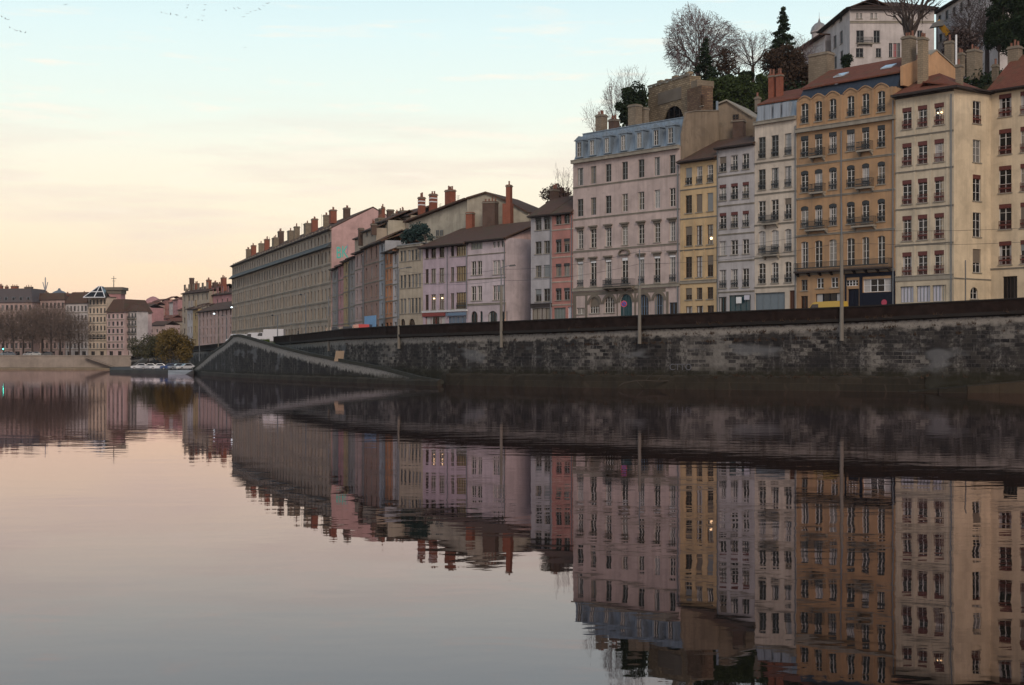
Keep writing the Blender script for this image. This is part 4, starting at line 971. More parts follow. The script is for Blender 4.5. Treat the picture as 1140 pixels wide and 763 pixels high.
m = MB(); H = hb.H; m.hexa([(-.8,-.8,H+.03),(hb.W+.8,-.8,H+.03),(hb.W+.8,30.5,H+.03),(-.8,30.5,H+.03)], [(5,6,H+2.6),(hb.W-5,6,H+2.6),(hb.W-5,24,H+2.6),(5,24,H+2.6)]); hb.roof = m.build('roof', TILED, hb.root)
hb.balcony(954, 971, 48.5, xr=R0, out=.6)
# its left flank
def flank_win(x, y0, y1, w=1.3):
    k = (x-CX)/F; o = hb.a; nx, ny = -fd_.y*0+fd_.x, fd_.y
hl = Building('mansion_side_wing', 'left flank of the hill mansion receding behind the fir', 'mansion', 914.5, 268, 945.8, 250.3, 42, 8, S['white'])
for x, y0, y1 in ((923.5,45,60),(929.6,40,53.5),(936.6,35,49),(930,63,76),(937,57,70),(921,27,31),(928,23,28),(936,18,24)): hl.open(x, y0, y1, 3, bars=1, frame=WGREY, glass=GLASS[0])
hl.wall(hl.v(945, 9.5)); hl.pitch(1.6, .9, TILED, m=4)
wg = Building('mansion_low_wing', 'low gabled wing with overhanging eaves left of the hill mansion', 'house', 893, 272, 918.5, 262, 40, 10, S['white'])
wg.open(903, 58, 66, 3, bars=1); wg.wall(wg.v(905, 52))
m = MB(); za = wg.v(893, 56); zp = wg.v(917, 40); Wd = wg.W; m.hexa([(-.6,-1,za),(Wd,-1,zp),(Wd,11,zp),(-.6,11,za)], [(-.6,-1,za+.3),(Wd,-1,zp+.3),(Wd,11,zp+.3),(-.6,11,za+.3)]); m.build('roof', TILED, wg.root)
m = MB(); m.hexa([(0,.1,5),(Wd,.1,5),(Wd,.1,zp),(0,.1,za)], [(0,9,5),(Wd,9,5),(Wd,9,zp),(0,9,za)]); m.build('wall', S['white'], wg.root, label='raking gable wall')
tt = empty('belfry', at(912, 47, 285), 0, label='small domed turret with a finial beside the hill mansion', cat='turret'); tt.scale = (.8,)*3
z = 0; m = MB(); zz = (45-32)/F*275; m.lathe([(1.9,-14),(1.9,zz),(2.25,zz),(2.25,zz+.3)], n=12); m.build('wall', S['white'], tt)
m = MB(); m.lathe([(2.2,zz+.3),(1.9,zz+1.4),(1.1,zz+2.3),(.35,zz+2.7),(.2,zz+3.3),(.05,zz+3.8),(.03,zz+5.2),(0,zz+5.2)], n=14); m.build('roof', zinc('zinc_pale', (.26,.25,.24)), tt, smooth=True)
h2 = Building('hill_long_house', 'long pale house stepping up the hill behind the yellow crane', 'house', 1042, 262, 1112, 236, 44, 10, S['white'])
for x, y0 in ((1046,17),(1054,11.5),(1062,8),(1070,3),(1078,-2)): h2.open(x, y0, y0+10, 3.4, bars=1, frame=WGREY, glass=GLASS[0])
for x, y0 in ((1047,38),(1055,34),(1063,31),(1071,27),(1079,23)): h2.open(x, y0, y0+9, 3.4, bars=1, frame=WGREY, glass=GLASS[0])
h2.wall(h2.v(1042.5, 13)); h2.pitch(2.4, .7, TILED, m=5)
for k_, (ax, ay) in enumerate(((300, 262), (336, 247), (358, 238))): u_ = LBld.u(ax, 5); aerial(LBld.roof, u_, 5, ztop+LBld.rise*5/8.6+.3, 3)
# ruined wall with arch behind the pink mansard
rw = Building('stone_ruin', 'old stone terrace wall with a blind arch above the pink house', 'wall', 721.5, 224, 768, 214, 22, 2, stone('rubble_tan', (.36,.28,.18), (.2,.15,.1), .7, .3, .035, (.11,.085,.06), .8))
rw.open(749.5, 118.5, 140, 23, arch=.5, bars=1, frame=DKTRIM, glass=GLASS[0], sill=False, name='arch')
rw.wall(rw.v(730, 95.5)); rw.band(0, 0, .2, .15, z=rw.H+.12, name='coping')
m = MB(); m.box(rw.u(733), rw.u(759), -.1, -.004, rw.v(740,115.5), rw.v(740,102)); m.build('panel', S['darkst'], rw.root, label='dark recessed stone panel')
rnd_ = random.Random(4); m = MB(); u_ = .1
while u_ < rw.W-.6:
    wq = rnd_.uniform(.4, 1.1); hq = rnd_.uniform(.1, .5); m.box(u_, u_+wq, .05, .9, rw.H+.255, rw.H+.26+hq); u_ += wq+rnd_.uniform(.1, 1.4)
m.build('rubble', rw.wallm, rw.root)
r2 = Building('ruin_tower', 'broken stone pier with brick patches at the right end of the terrace wall', 'wall', 765, 213.5, 781, 210, 22, 2, stone('rubble_dark', (.24,.16,.1), (.13,.075,.05), .6, .26, .035, (.08,.06,.05), .8))
r2.open(781, 106, 118, 2.4, bars=0, frame=DKTRIM, glass=GLASS[0]); r2.wall(r2.v(768, 99)); m = MB(); m.box(r2.u(769), r2.u(776), .01, 3, r2.H, r2.v(772, 90)); m.build('wall', CHST, r2.root)
# =================================================================== quay, river, ground
def lerp(tab, x):
    tab = sorted(tab)
    if x <= tab[0][0]: return tab[0][1]
    for (a, p), (b, q) in zip(tab, tab[1:]):
        if x <= b: return p+(q-p)*(x-a)/(b-a)
    return tab[-1][1]
WP = [(2300,83),(1700,103),(1450,114),(1260,124),(1140,129),(1040,133),(940,137.5),(850,142),(720,149.5),(640,156),(560,165),(500,172.5),(430,187),(385,202),(362,220),(306,262),(258,330),(208,425),(170,462),(146,474)]
TOPZ = [(2300,9.1),(1260,9.1),(1140,8.65),(940,8.15),(850,8.0),(640,7.6),(500,7.45),(362,7.5),(258,7.3),(208,7.1),(170,5.6),(146,4.9)]
def wd(x): return lerp(WP, x)
def tz(x): return lerp(TOPZ, x)
def street_z(x): return tz(x)-1.15

def wall_mat(pier=False):
    m = bpy.data.materials.new('pier_masonry' if pier else 'quay_masonry'); t = nt(m)
    uv = t.nodes.new('ShaderNodeUVMap'); uv.uv_map = 'uv'; uv2 = t.nodes.new('ShaderNodeUVMap'); uv2.uv_map = 'top'
    V = uv.outputs[0]; s = t.nodes.new('ShaderNodeSeparateXYZ'); L(t, uv2.outputs[0], s.inputs[0]); top = s.outputs[1]
    b = t.nodes.new('ShaderNodeTexBrick'); L(t, V, b.inputs['Vector']); b.inputs['Scale'].default_value = 1
    b.inputs['Color1'].default_value = (.014,.013,.014,1); b.inputs['Color2'].default_value = (.07,.062,.053,1); b.inputs['Mortar'].default_value = (.06,.055,.048,1)
    b.inputs['Brick Width'].default_value = .85; b.inputs['Row Height'].default_value = .38; b.inputs['Mortar Size'].default_value = .028; b.inputs['Bias'].default_value = -.2
    # per-patch tone, lime wash, drips, darker top edge
    big = noise(t, V, .13, 5, .6); mid = noise(t, V, .55, 6, .7); drip = noise(t, scaled(t, V, (1.1, .16, 1)), 1.0, 5, .65); fine = noise(t, V, 3.2, 5, .75)
    a = mixc(t, mrange(t, mid, .42, .66, .1, .9), b.outputs['Color'], (.016,.0145,.015))
    def mul(p, q):
        n = t.nodes.new('ShaderNodeMath'); n.operation = 'MULTIPLY'; L(t, p, n.inputs[0])
        if hasattr(q, 'links'): L(t, q, n.inputs[1])
        else: n.inputs[1].default_value = q
        return n.outputs[0]
    def add(p, q):
        n = t.nodes.new('ShaderNodeMath'); n.operation = 'ADD'; L(t, p, n.inputs[0])
        if hasattr(q, 'links'): L(t, q, n.inputs[1])
        else: n.inputs[1].default_value = q
        return n.outputs[0]
    lime = mul(mrange(t, add(mul(big, .6), mul(fine, .5)), .50, .58), mrange(t, mid, .42, .54))
    b2 = t.nodes.new('ShaderNodeTexBrick'); L(t, V, b2.inputs['Vector']); b2.inputs['Scale'].default_value = 1; b2.inputs['Color1'].default_value = (0,0,0,1); b2.inputs['Color2'].default_value = (1,1,1,1); b2.inputs['Mortar'].default_value = (.7,.7,.7,1)
    b2.inputs['Brick Width'].default_value = .85; b2.inputs['Row Height'].default_value = .38; b2.inputs['Mortar Size'].default_value = .028
    blk = mrange(t, add(add(mul(big, .9), mul(b2.outputs['Color'], .22)), mul(fine, .35)), (.9 if pier else .77), (1.0 if pier else .86))
    a = mixc(t, mul(lime, .1 if pier else .25), a, (.19,.175,.16)); a = mixc(t, mul(blk, .7), a, (.2,.185,.165))
    a = mixc(t, mul(mrange(t, noise(t, V, .3, 5, .65), .44, .62), .7), a, (.02,.0185,.019))
    a = mixc(t, mul(mul(mrange(t, drip, .54, .66), mrange(t, fine, .4, .56)), .5), a, (.2,.187,.172))
    # smooth cement repairs: pale grey-blue wash areas
    rep = mrange(t, noise(t, scaled(t, V, (.35, 1, 1)), .35, 3, .5), .60, .66)
    a = mixc(t, mul(rep, .6), a, (.14,.142,.145))
    # lime band under the coping, ragged lower edge
    edge = add(top, mul(add(noise(t, V, .8, 6, .75), -.5), 2.6))
    band = mul(mrange(t, edge, 1.15 if pier else 1.25, .85 if pier else .95), mrange(t, fine, .28, .5))
    a = mixc(t, mul(band, .95 if pier else .85), a, (.27,.25,.225) if pier else (.25,.23,.205))
    sv = t.nodes.new('ShaderNodeSeparateXYZ'); L(t, V, sv.inputs[0]); tide = add(sv.outputs[1], mul(add(noise(t, V, 1.1, 5, .7), -.5), 1.6))
    a = mixc(t, mrange(t, tide, 1.4 if pier else 2.5, .7 if pier else 1.5, 0, .85), a, (.022,.02,.012))
    top_dark = mrange(t, add(top, mul(add(noise(t, V, 1.2, 6, .75), -.5), 1.6)), .45, .2)  # ragged near-black edge along the wall top, just below the coping
    a = a if pier else mixc(t, top_dark, a, (.008,.007,.007))
    finish(t, a, .93, b.outputs['Fac'], -.5, .04, .15); return m
QM = wall_mat(); QMP = wall_mat(True)
PLM = stone('plinth_masonry', (.036,.029,.02), (.024,.02,.014), 1.6, .7, .03, (.045,.035,.025), .7)
COP = stucco('coping_dark', (.022,.018,.016), .5, (.02,.018,.016)); PARA = plain('parapet_dark', (.02,.013,.011), .9, .05, var=.85, sc_=1.2)

def uv_strip(name, pts, zt, zb, mat, parent, thick=None, top_out=0):
    "vertical sheet along pts with uv = (run, height) and a second map measuring down from the top"
    v, f, uv, tp = [], [], [], []; run = 0; runs = [0]
    for i in range(1, len(pts)): run += math.dist(pts[i][:2], pts[i-1][:2]); runs.append(run)
    for i, p in enumerate(pts): v += [(p[0], p[1], zb[i]), (p[0], p[1], zt[i])]
    for i in range(len(pts)-1):
        f.append((2*i, 2*i+2, 2*i+3, 2*i+1)); uv += [(runs[i], zb[i]), (runs[i+1], zb[i+1]), (runs[i+1], zt[i+1]), (runs[i], zt[i])]
        tp += [(0, zt[i]-zb[i]), (0, zt[i+1]-zb[i+1]), (0, 0), (0, 0)]
    me = bpy.data.meshes.new(name); me.from_pydata(v, [], f); me.materials.append(mat)
    a = me.uv_layers.new(name='uv'); a.data.foreach_set('uv', [q for p in uv for q in p])
    a = me.uv_layers.new(name='top'); a.data.foreach_set('uv', [q for p in tp for q in p])
    return put(name, me, parent)
def sweep(name, pts, prof, mat, parent=None):
    "prof: list of (out, z) around the path; out is towards the river"
    m = MB(); n = len(pts); nr = []
    for i in range(n):
        a = Vector(pts[max(0,i-1)][:2]); b = Vector(pts[min(n-1,i+1)][:2]); d = (b-a).normalized(); nr.append(Vector((d.y, -d.x)))
    k = len(prof)
    for i in range(n):
        p = pts[i]
        for o, z in prof: m.v.append((p[0]+nr[i].x*(o+(random.uniform(-.07,.07) if name == 'plinth' else 0)), p[1]+nr[i].y*(o+(random.uniform(-.07,.07) if name == 'plinth' else 0)), p[2]+z+(random.uniform(-.08,.08) if name == 'plinth' and z > 0 else 0)))
    for i in range(n-1):
        for j in range(k):
            q = (j+1) % k; m.f.append((i*k+j, i*k+q, (i+1)*k+q, (i+1)*k+j)); m.m.append(0)
    m.f.append(tuple(range(k))); m.f.append(tuple((n-1)*k+j for j in reversed(range(k)))); m.m += [0, 0]
    return m.build(name, mat, parent)
SG = 1
def path(x0, x1, step=6):
    n = max(2, int(abs(x1-x0)/step)); return [x0+(x1-x0)*i/n for i in range(n+1)]
xs = path(146, 2300)          # left to right
pp = [(gx(x, wd(x)), wd(x)) for x in xs]
qw = tag(empty('quay_wall', (0,0,0)), 'long stained stone quay wall carrying the street above the river', 'quay wall')
uv_strip('wall', pp, [tz(x)-1.2 for x in xs], [-1.5]*len(xs), QM, qw)
P3 = [(p[0], p[1], tz(x)-1.15) for p, x in zip(pp, xs)]
sweep('coping', P3, [(-.5,0),(.42,0),(.42,-.3),(.1,-.42),(-.5,-.42)], COP, qw)
xs2 = path(496, 1030, 4); p2 = [(gx(x, wd(x)), wd(x), 0) for x in xs2]
sweep('plinth', p2, [(-.3,-1),(.6,-1),(.45,1.2),(.3,1.4),(-.3,1.4)], PLM, qw)
# parapet: posts and dark panels
def parapet(x0, x1, lab):
    xx = path(x0, x1); ps = [(gx(x, wd(x)), wd(x), tz(x)-1.15) for x in xx]
    e = tag(empty('parapet', (0,0,0)), lab, 'parapet')
    sweep('panel', ps, [(.18,.003),(.28,.003),(.28,1.02),(.18,1.02)], PARA, e)
    sweep('rail', ps, [(.08,1.023),(.38,1.023),(.38,1.15),(.08,1.15)], COP, e)
    return e
parapet(306, 2300, 'dark panelled parapet running along the quay street in front of the houses'); parapet(150, 253, 'dark parapet left of the ramp landing in front of the end house')
# boundary posts of the parapet
pe = [o for o in col.objects if o.name == 'parapet'][0]
x = 1130
while x > 312:
    D = wd(x)-.34; m = MB(); m.box(-.07, .07, -.06, .0, .01, 1.02); m.build('post', COP, pe, (gx(x, D), D, tz(x)-1.15)); x -= 6000/ (D*1.35)

# right hand ramp at the water
rp_ = tag(empty('mooring_ramp', (0,0,0)), 'low ramp of ochre stone blocks at the foot of the quay wall', 'ramp')
BL = stucco('ochre_block', (.055,.04,.026), .8, (.02,.016,.01))
def rampz(x): return lerp([(1010,.02),(1075,.55),(1140,1.05),(1260,1.9)], x)
for i, (xa, xb) in enumerate(((1012,1044),(1044.6,1076),(1076.6,1112),(1112.6,1150),(1150.6,1200),(1200.6,1258))):
    a = at(xa, 430, wd(xa)-2.4); c = at(xb, 430, wd(xb)-2.4); a2 = at(xa, 430, wd(xa)-.1); c2 = at(xb, 430, wd(xb)-.1); j = random.uniform(0, .12)
    m = MB(); m.hexa([(a.x,a.y-j,-1),(c.x,c.y-j,-1),(c2.x,c2.y,-1),(a2.x,a2.y,-1)], [(a.x,a.y-j,rampz(xa)),(c.x,c.y-j,rampz(xb)),(c2.x,c2.y,rampz(xb)+.1),(a2.x,a2.y,rampz(xa)+.1)])
    m.build('block', BL if i > 1 else PLM, rp_)

# the pier with its two ramps
PF = [(215,319,1.0),(236,285,4.4),(250,266,5.9),(261,253.5,7.35),(267,249,7.2),(300,229,5.45),(313.8,222,4.86),(341,209,3.85),(380,196,2.8),(423,183,1.86),(464,171.5,.75),(491,165.5,.3)]
def pf(x): return lerp([(a, d) for a, d, z in PF], x), lerp([(a, z) for a, d, z in PF], x)
xs3 = path(215, 491, 5); fr = [(gx(x, pf(x)[0]), pf(x)[0]) for x in xs3]; zt3 = [pf(x)[1] for x in xs3]
pr = tag(empty('ramp_pier', (0,0,0)), 'triangular stone ramp pier descending both ways to the water left of the quay wall', 'ramp')
uv_strip('wall', fr, [z-.02 for z in zt3], [-1.5]*len(xs3), QMP, pr)
sweep('plinth', [(p[0], p[1], 0) for p, x in zip(fr, xs3) if x > 225], [(-.2,-1),(.5,-1),(.4,.5),(.2,.7),(-.2,.7)], PLM, pr)
sweep('coping', [(p[0], p[1], z) for p, z in zip(fr, zt3)], [(-.35,-.08),(.1,-.08),(.1,.36),(-.35,.36)], stucco('ramp_coping', (.04,.038,.03), .5, (.02,.022,.014)), pr)
m = MB(); GRASSM = None
for (xa, xb) in zip(xs3, xs3[1:]):
    q = []
    for x in (xa, xb):
        D, z = pf(x); Di = wd(x) if x > 300 else (D+6+max(0, (x-262))*.8); zi = z if x > 306 else (z if x < 255 else 6.35)
        q.append(((gx(x, D), D, z+.05), (gx(x, Di-.02), Di-.02, zi+.05)))
    m.face([q[0][0], q[1][0], q[1][1], q[0][1]])
def ground_mat(name, c, c2, sc_=.6):
    m_ = bpy.data.materials.new(name); t = nt(m_); o = coord(t); n = noise(t, o, sc_, 7, .7); n2 = noise(t, o, sc_*9, 4, .7)
    a = mixc(t, mrange(t, n, .35, .65), c, c2); a = mixc(t, mrange(t, n2, .3, .7, 0, .5), a, [q*.5 for q in c]); finish(t, a, .95, n2, .4, .05, .1); return m_
m.build('ramp_surface', ground_mat('ramp_cobble', (.09,.085,.07), (.06,.075,.035)), pr)
# left ramp inner face so it is solid
m = MB()
for (xa, xb) in zip(xs3, xs3[1:]):
    if xb > 262: break
    q = []
    for x in (xa, xb): D, z = pf(x); q.append(((gx(x, D+6), D+6, z+.05), (gx(x, D+6), D+6, -1)))
    m.face([q[0][0], q[1][0], q[1][1], q[0][1]])
m.build('rear_wall', PLM, pr)
# grass bank at the top of the right ramp
gb = MB()
for _ in range(9000):
    x = random.uniform(272, 352); D0, z = pf(x); k = random.random(); Di = wd(x) if x > 300 else D0+12
    if random.random() < (x-300)/60: continue
    D = D0+.5+(min(Di, D0+14)-D0-.8)*k; zi = 6.35 if x < 306 else z; zz = z+(zi-z)*k*min(14,Di-D0)/(Di-D0) if Di > D0 else z
    px = gx(x, D); a = random.uniform(0, 6.28); hgt = random.uniform(.12, .45)*(1 if x > 290 else .7); w = .05
    gb.face([(px-w*math.cos(a), D-w*math.sin(a), zz), (px+w*math.cos(a), D+w*math.sin(a), zz), (px+random.uniform(-.15,.15), D+random.uniform(-.15,.15), zz+hgt)])
tag(gb.build('grass', plain('grass_green', (.05,.075,.018), .9, .1, var=.5, sc_=1.5)), 'grass bank growing on top of the ramp below the parked trucks', 'grass', kind='stuff')

# street and pavement
ASPH = ground_mat('asphalt', (.05,.05,.052), (.065,.064,.062), .3)
def sheet(name, rows, mat, kind='structure'):
    m = MB(); nc = len(rows[0]); m.v = [tuple(p) for r in rows for p in r]
    for i in range(len(rows)-1):
        for j in range(nc-1): m.f.append((i*nc+j, i*nc+j+1, (i+1)*nc+j+1, (i+1)*nc+j)); m.m.append(0)
    o = m.build(name, mat); o['kind'] = kind; return o
xs4 = path(150, 2300, 15)
def sz(x): return tz(x)-1.152
sheet('street', [[(gx(x, wd(x)+k), wd(x)+k, sz(x)) for x in xs4] for k in (.05, 10, 30, 60, 100)], ASPH)
sheet('pavement', [[(gx(x, wd(x)+k), wd(x)+k, sz(x)+.13) for x in xs4] for k in (.1, 2.2)], plain('pavement_stone', (.16,.15,.14), .9, .1))
xk = [x for x in xs4]
sheet('kerb', [[(gx(x, wd(x)+2.2), wd(x)+2.2, sz(x)+z) for x in xs4] for z in (.13, -.02)], plain('kerb_stone', (.22,.21,.2), .9, .1))

# landing with parked cars
lm = ground_mat('landing_ground', (.07,.068,.066), (.1,.095,.085), .3)
Lp = [(122,350,.75),(150,330,.8),(187,310,.85),(216,313,.9)]; Lr = [(122,470,.9),(150,472,1.1),(187,440,1.4),(216,412,1.2)]
m = MB(); A = [at(x, 402, D) for x, D, z in Lp]; Bk = [at(x, 402, D) for x, D, z in Lr]
for i in range(3):
    m.face([(A[i].x,A[i].y,Lp[i][2]),(A[i+1].x,A[i+1].y,Lp[i+1][2]),(Bk[i+1].x,Bk[i+1].y,Lr[i+1][2]),(Bk[i].x,Bk[i].y,Lr[i][2])])
    m.face([(A[i].x,A[i].y,-1),(A[i+1].x,A[i+1].y,-1),(A[i+1].x,A[i+1].y,Lp[i+1][2]),(A[i].x,A[i].y,Lp[i][2])])
m.face([(A[0].x,A[0].y,-1),(A[0].x,A[0].y,.75),(Bk[0].x,Bk[0].y,3.0),(Bk[0].x,Bk[0].y,-1)])
m.build('landing', lm)['kind'] = 'structure'
sl = MB(); a = at(187, 402, 309.9); c = at(215, 402, 312.9); sl.hexa([(a.x,a.y-9,-.3),(c.x,c.y-9,-.3),(c.x,c.y,-.3),(a.x,a.y,-.3)], [(a.x+2,a.y-8,-.05),(c.x,c.y-8,-.05),(c.x,c.y,.93),(a.x,a.y,.88)])
tag(sl.build('slipway', stucco('slip_concrete', (.3,.3,.3), .4)), 'pale concrete slipway running into the water below the parked cars', 'slipway')
wn = MB(); a = at(134, 402, 420); c = at(152, 402, 452)
wn.hexa([(a.x,a.y,-1),(a.x+1,a.y+18,-1),(c.x,c.y+10,-1),(c.x,c.y,-1)], [(a.x,a.y+30,4.9),(a.x+.5,a.y+32,4.9),(c.x,c.y+10,2.0),(c.x,c.y,1.6)])
tag(wn.build('wing_wall', stucco('wing_stone', (.14,.14,.13), .6)), 'dark sloping wing wall where the far quay meets the landing', 'wall')

# far quay
fq = tag(empty('far_quay_wall', (0,0,0)), 'low beige quay wall along the far bank below the bare trees', 'quay wall')
fx = path(-190, 146, 12); fpts = [(gx(x, 478), 478) for x in fx]
FQM = stucco('far_quay_stone', (.29,.24,.2), .35)
uv_strip('wall', fpts, [4.6]*len(fx), [-1]*len(fx), FQM, fq); sweep('coping', [(p[0], p[1], 4.6) for p in fpts], [(-.4,0),(.25,0),(.25,.22),(-.4,.22)], stucco('far_coping', (.32,.27,.225), .3), fq)
sweep('plinth', [(p[0], p[1], 0) for p in fpts], [(-.1,-1),(2.4,-1),(2.4,.55),(-.1,.75)], stucco('far_plinth', (.22,.175,.12), .5), fq)
m = MB(); y0 = 477.9
for (xa, za, xb, zb_) in ((96, 4.4, 128, .8),):
    a = gx(xa, y0); c = gx(xb, y0-2.2); m.hexa([(a,y0-2.2,za-.35),(c,y0-2.2,zb_-.35),(c,y0,zb_-.35),(a,y0,za-.35)], [(a,y0-2.2,za),(c,y0-2.2,zb_),(c,y0,zb_),(a,y0,za)])
m.build('stair', stucco('far_stair', (.24,.19,.15), .5), fq)
TG = ground_mat('town_ground', (.12,.11,.1), (.09,.085,.075), .05)
m = MB(); m.face([(-3000,478.2,4.55),(gx(150,478.2),478.2,4.55),(gx(150,505),505,3.55),(-3000,505,3.55)]); m.face([(-3000,505,3.55),(gx(212,505),505,3.55),(3000,560,3.55),(3000,1500,3.55),(-3000,1500,3.55)])
m.build('ground', TG)['kind'] = 'structure'
# far hillside
def fh_(X, Y):
    k = max(0, min(1, (Y-540)/80)); z = 3+k*7+max(0, min(Y, 960)-560)*.072; s = (X-gx(181, Y))/ (Y*.020)
    return 3+(z-3)*max(0, 1-max(0, abs(s)-.9)*1.4)
rows = [[(X, Y, fh_(X, Y)+random.uniform(-.2,.2)) for X in [gx(181, Y)+Y*.04*(i/14-.5)*1.6 for i in range(15)]] for Y in range(530, 1100, 25)]
sheet('hillside', rows, ground_mat('hill_far', (.05,.055,.03), (.08,.06,.045), .03))

# hill behind the right half of the row
dv = Vector((.669,-.743)); nv = Vector((.743,.669))
CREST = [(-70,8),(-48,14),(-34,20),(-24,28),(-12,38),(-5,45.5),(4,45.5),(14,45),(22,44),(32,41),(60,40),(120,42),(240,40)]
def hill(al, d):
    c = lerp(CREST, al); k = max(0, min(1, (d-17)/17.0)); k = k*k*(3-2*k)
    return 6+(c-6)*k+max(0, d-55)*.25*(1 if al > -10 else .2)
def hp(al, d, dz=0):
    q = Vector((0,208))+dv*al+nv*d; return (q.x, q.y, hill(al, d)+dz)
rows = [[hp(al, d, random.uniform(-.3,.3)) for d in [12+i*2.5 for i in range(45)]] for al in range(-75, 230, 3)]
sheet('hill', rows, ground_mat('hill_ground', (.03,.036,.016), (.055,.042,.025), .25))
LEAFD = plain('leaf_dark', (.018,.03,.013), .8, .15, var=.6, sc_=.35); LEAFG = plain('leaf_green', (.042,.062,.02), .8, .15, var=.6, sc_=.3)
LEAFB = plain('leaf_brown', (.058,.038,.026), .85, .1, var=.5, sc_=.3); BARK = plain('bark', (.075,.058,.05), .9, .1, var=.4); TWIG = plain('twig', (.15,.1,.098), .9, .1, var=.3)
TWIGD = plain('twig_dark', (.075,.055,.05), .9, .1, var=.3)
def leaf(m, p, s):
    n = Vector((random.gauss(0,1), random.gauss(0,1), random.gauss(0,1))).normalized(); u = n.orthogonal().normalized(); w = n.cross(u); a = s*random.uniform(.5, 1.2); c = a*random.uniform(.4, .8)
    m.face([p-u*a, p-w*c, p+u*a, p+w*c])
cv = MB()
for _ in range(14000):
    al = random.uniform(-40, 60); d = random.uniform(17, 46); p = Vector(hp(al, d, 0))
    g = math.sin(al*.7)+math.sin(d*.9+al*.3)
    if g < -.9: continue
    cv.mi = 0 if (al > 24 or math.sin(al*.31+d*.2) > .1) else 1
    for q in range(3): leaf(cv, p+Vector((random.gauss(0,.5), random.gauss(0,.5), abs(random.gauss(0,.7)))), .38)
tag(cv.build('ivy', [LEAFD, LEAFG]), 'dark ivy and undergrowth covering the steep hill behind the roofs', 'ground cover', kind='stuff')

# =================================================================== trees
def grow(seed, H, W, tips, r0=.3, tw=.012, base=.22, low=.1, split=60, jit=.12, vase=0):
    "a crown of tips filling a dome, joined by limbs that fork towards them"
    rnd = random.Random(seed); T = MB(); C = MB(); P = []
    while len(P) < tips:
        v = Vector((rnd.uniform(-1,1), rnd.uniform(-1,1), rnd.uniform(-1,1))); l = v.length
        if l > 1 or l < .3 or rnd.random() > l**.8: continue
        v *= .95+.13*math.sin(v.x*5+seed)+.12*math.sin(v.y*6+v.z*7+seed)+.07*math.sin(v.x*13+v.z*11)
        z = H*(low+(1-low)*.5*(v.z+1)); w = 1-vase*(1-(v.z+1)/2)
        P.append(Vector((v.x*W/2*w, v.y*W/2*w, z)))
    kr = r0/math.sqrt(tips)
    def seg(a, b, ra, rb, n):
        M = T if n > split else C; m_ = (a+b)/2+Vector((rnd.gauss(0,1), rnd.gauss(0,1), rnd.gauss(0,1)))*(b-a).length*jit*.6
        k = 6 if n > split else 3; rm = (ra+rb)/2
        M.tube(a, m_, max(ra, tw), max(rm, tw), k, cap=False); M.tube(m_, b, max(rm, tw), max(rb, tw), k, cap=False)
    def rec(p, S, lv):
        if len(S) <= 2:
            for q in S: seg(p, q, tw, tw*.8, 1)
            return
        k = 4 if lv == 0 else (3 if lv < 3 else 2); cs = rnd.sample(S, min(k+(3 if lv == 0 else 0), len(S))); G = [[] for _ in cs]
        for q in S:
            d = [((q-p).normalized()-(c-p).normalized()).length for c in cs]; G[d.index(min(d))].append(q)
        for g in G:
            if not g: continue
            c = sum(g, Vector((0,0,0)))/len(g); f = .34 if len(g) > 12 else .5
            q = p+(c-p)*f*rnd.uniform(.8, 1.15)+Vector((0,0,(c-p).length*.05)); n = len(g)
            seg(p, q, kr*math.sqrt(n)*1.05, kr*math.sqrt(n)*.85, n); rec(q, g, lv+1)
    T.tube((0,0,-5), (0,0,0), r0*1.25, r0*1.1, 8, cap=False); T.tube((0,0,0), (0,0,H*base), r0*1.1, r0*.95, 8, cap=False); rec(Vector((0,0,H*base)), P, 0)
    return T, C
def fit(T, C, H, Wd):
    vs = T.v+C.v; z = max(v[2] for v in vs); w = max(v[0] for v in vs)-min(v[0] for v in vs); fx_ = Wd/w; fz = H/z
    for M in (T, C): M.v = [(v[0]*fx_, v[1]*fx_, v[2]*fz) for v in M.v]
def bare_tree(name, label, loc, H, Wd, seed, tips=1200, r0=.32, tw=.016, twm=None, group=None, cat='tree', **k):
    T, C = grow(seed, H, Wd, tips, r0, tw, **k)
    e = empty(name, loc, 0, label=label, cat=cat, group=group)
    T.build('trunk', BARK, e); C.build('crown', twm or TWIG, e); return e
def base(x, y, D): return tuple(at(x, y, D))
bare_tree('bare_tree', 'large round bare tree on the hill against the sky', base(777, 90, 244), 12.2, 14.0, 3, tips=13000, r0=.42, tw=.022, base=.16, low=0)
bare_tree('bare_tree', 'smaller bare tree between the large round tree and the fir', base(838, 86, 252), 8.4, 9.5, 11, tips=2600, tw=.017, base=.2, low=.05)
bare_tree('bare_tree', 'low bare tree right of the fir beside the mansion wing', base(888, 88, 250), 8.0, 8, 15, tips=1500, tw=.013)
bare_tree('bare_tree', 'upright bare shrub left of the dark evergreen above the zinc roof', base(683, 136, 226), 6.8, 4.6, 21, tips=1300, r0=.12, tw=.013, base=.05, low=0)
bare_tree('bare_tree', 'sparse leaning bare shrub at the left corner of the zinc roof', base(661, 150, 226), 5.6, 5.0, 22, tips=160, r0=.08, tw=.014, base=.05, low=.1)
bare_tree('bare_tree', 'bare shrub above the roof of the narrow red house', base(629, 240, 226), 8.6, 4.6, 23, tips=240, r0=.1, tw=.014, base=.1, low=.1)
bare_tree('bare_tree', 'bare sprigs behind the stone terrace wall', base(700, 130, 230), 8.8, 7.0, 24, tips=420, r0=.12, tw=.013, base=.1, low=.2)
bare_tree('pollarded_tree', 'thick limbed pollarded bare tree in front of the hill mansion', base(1014, 47, 208), 11.0, 17, 31, tips=420, r0=.62, tw=.018, twm=TWIGD, base=.04, low=.25, split=12, vase=.55, jit=.2)
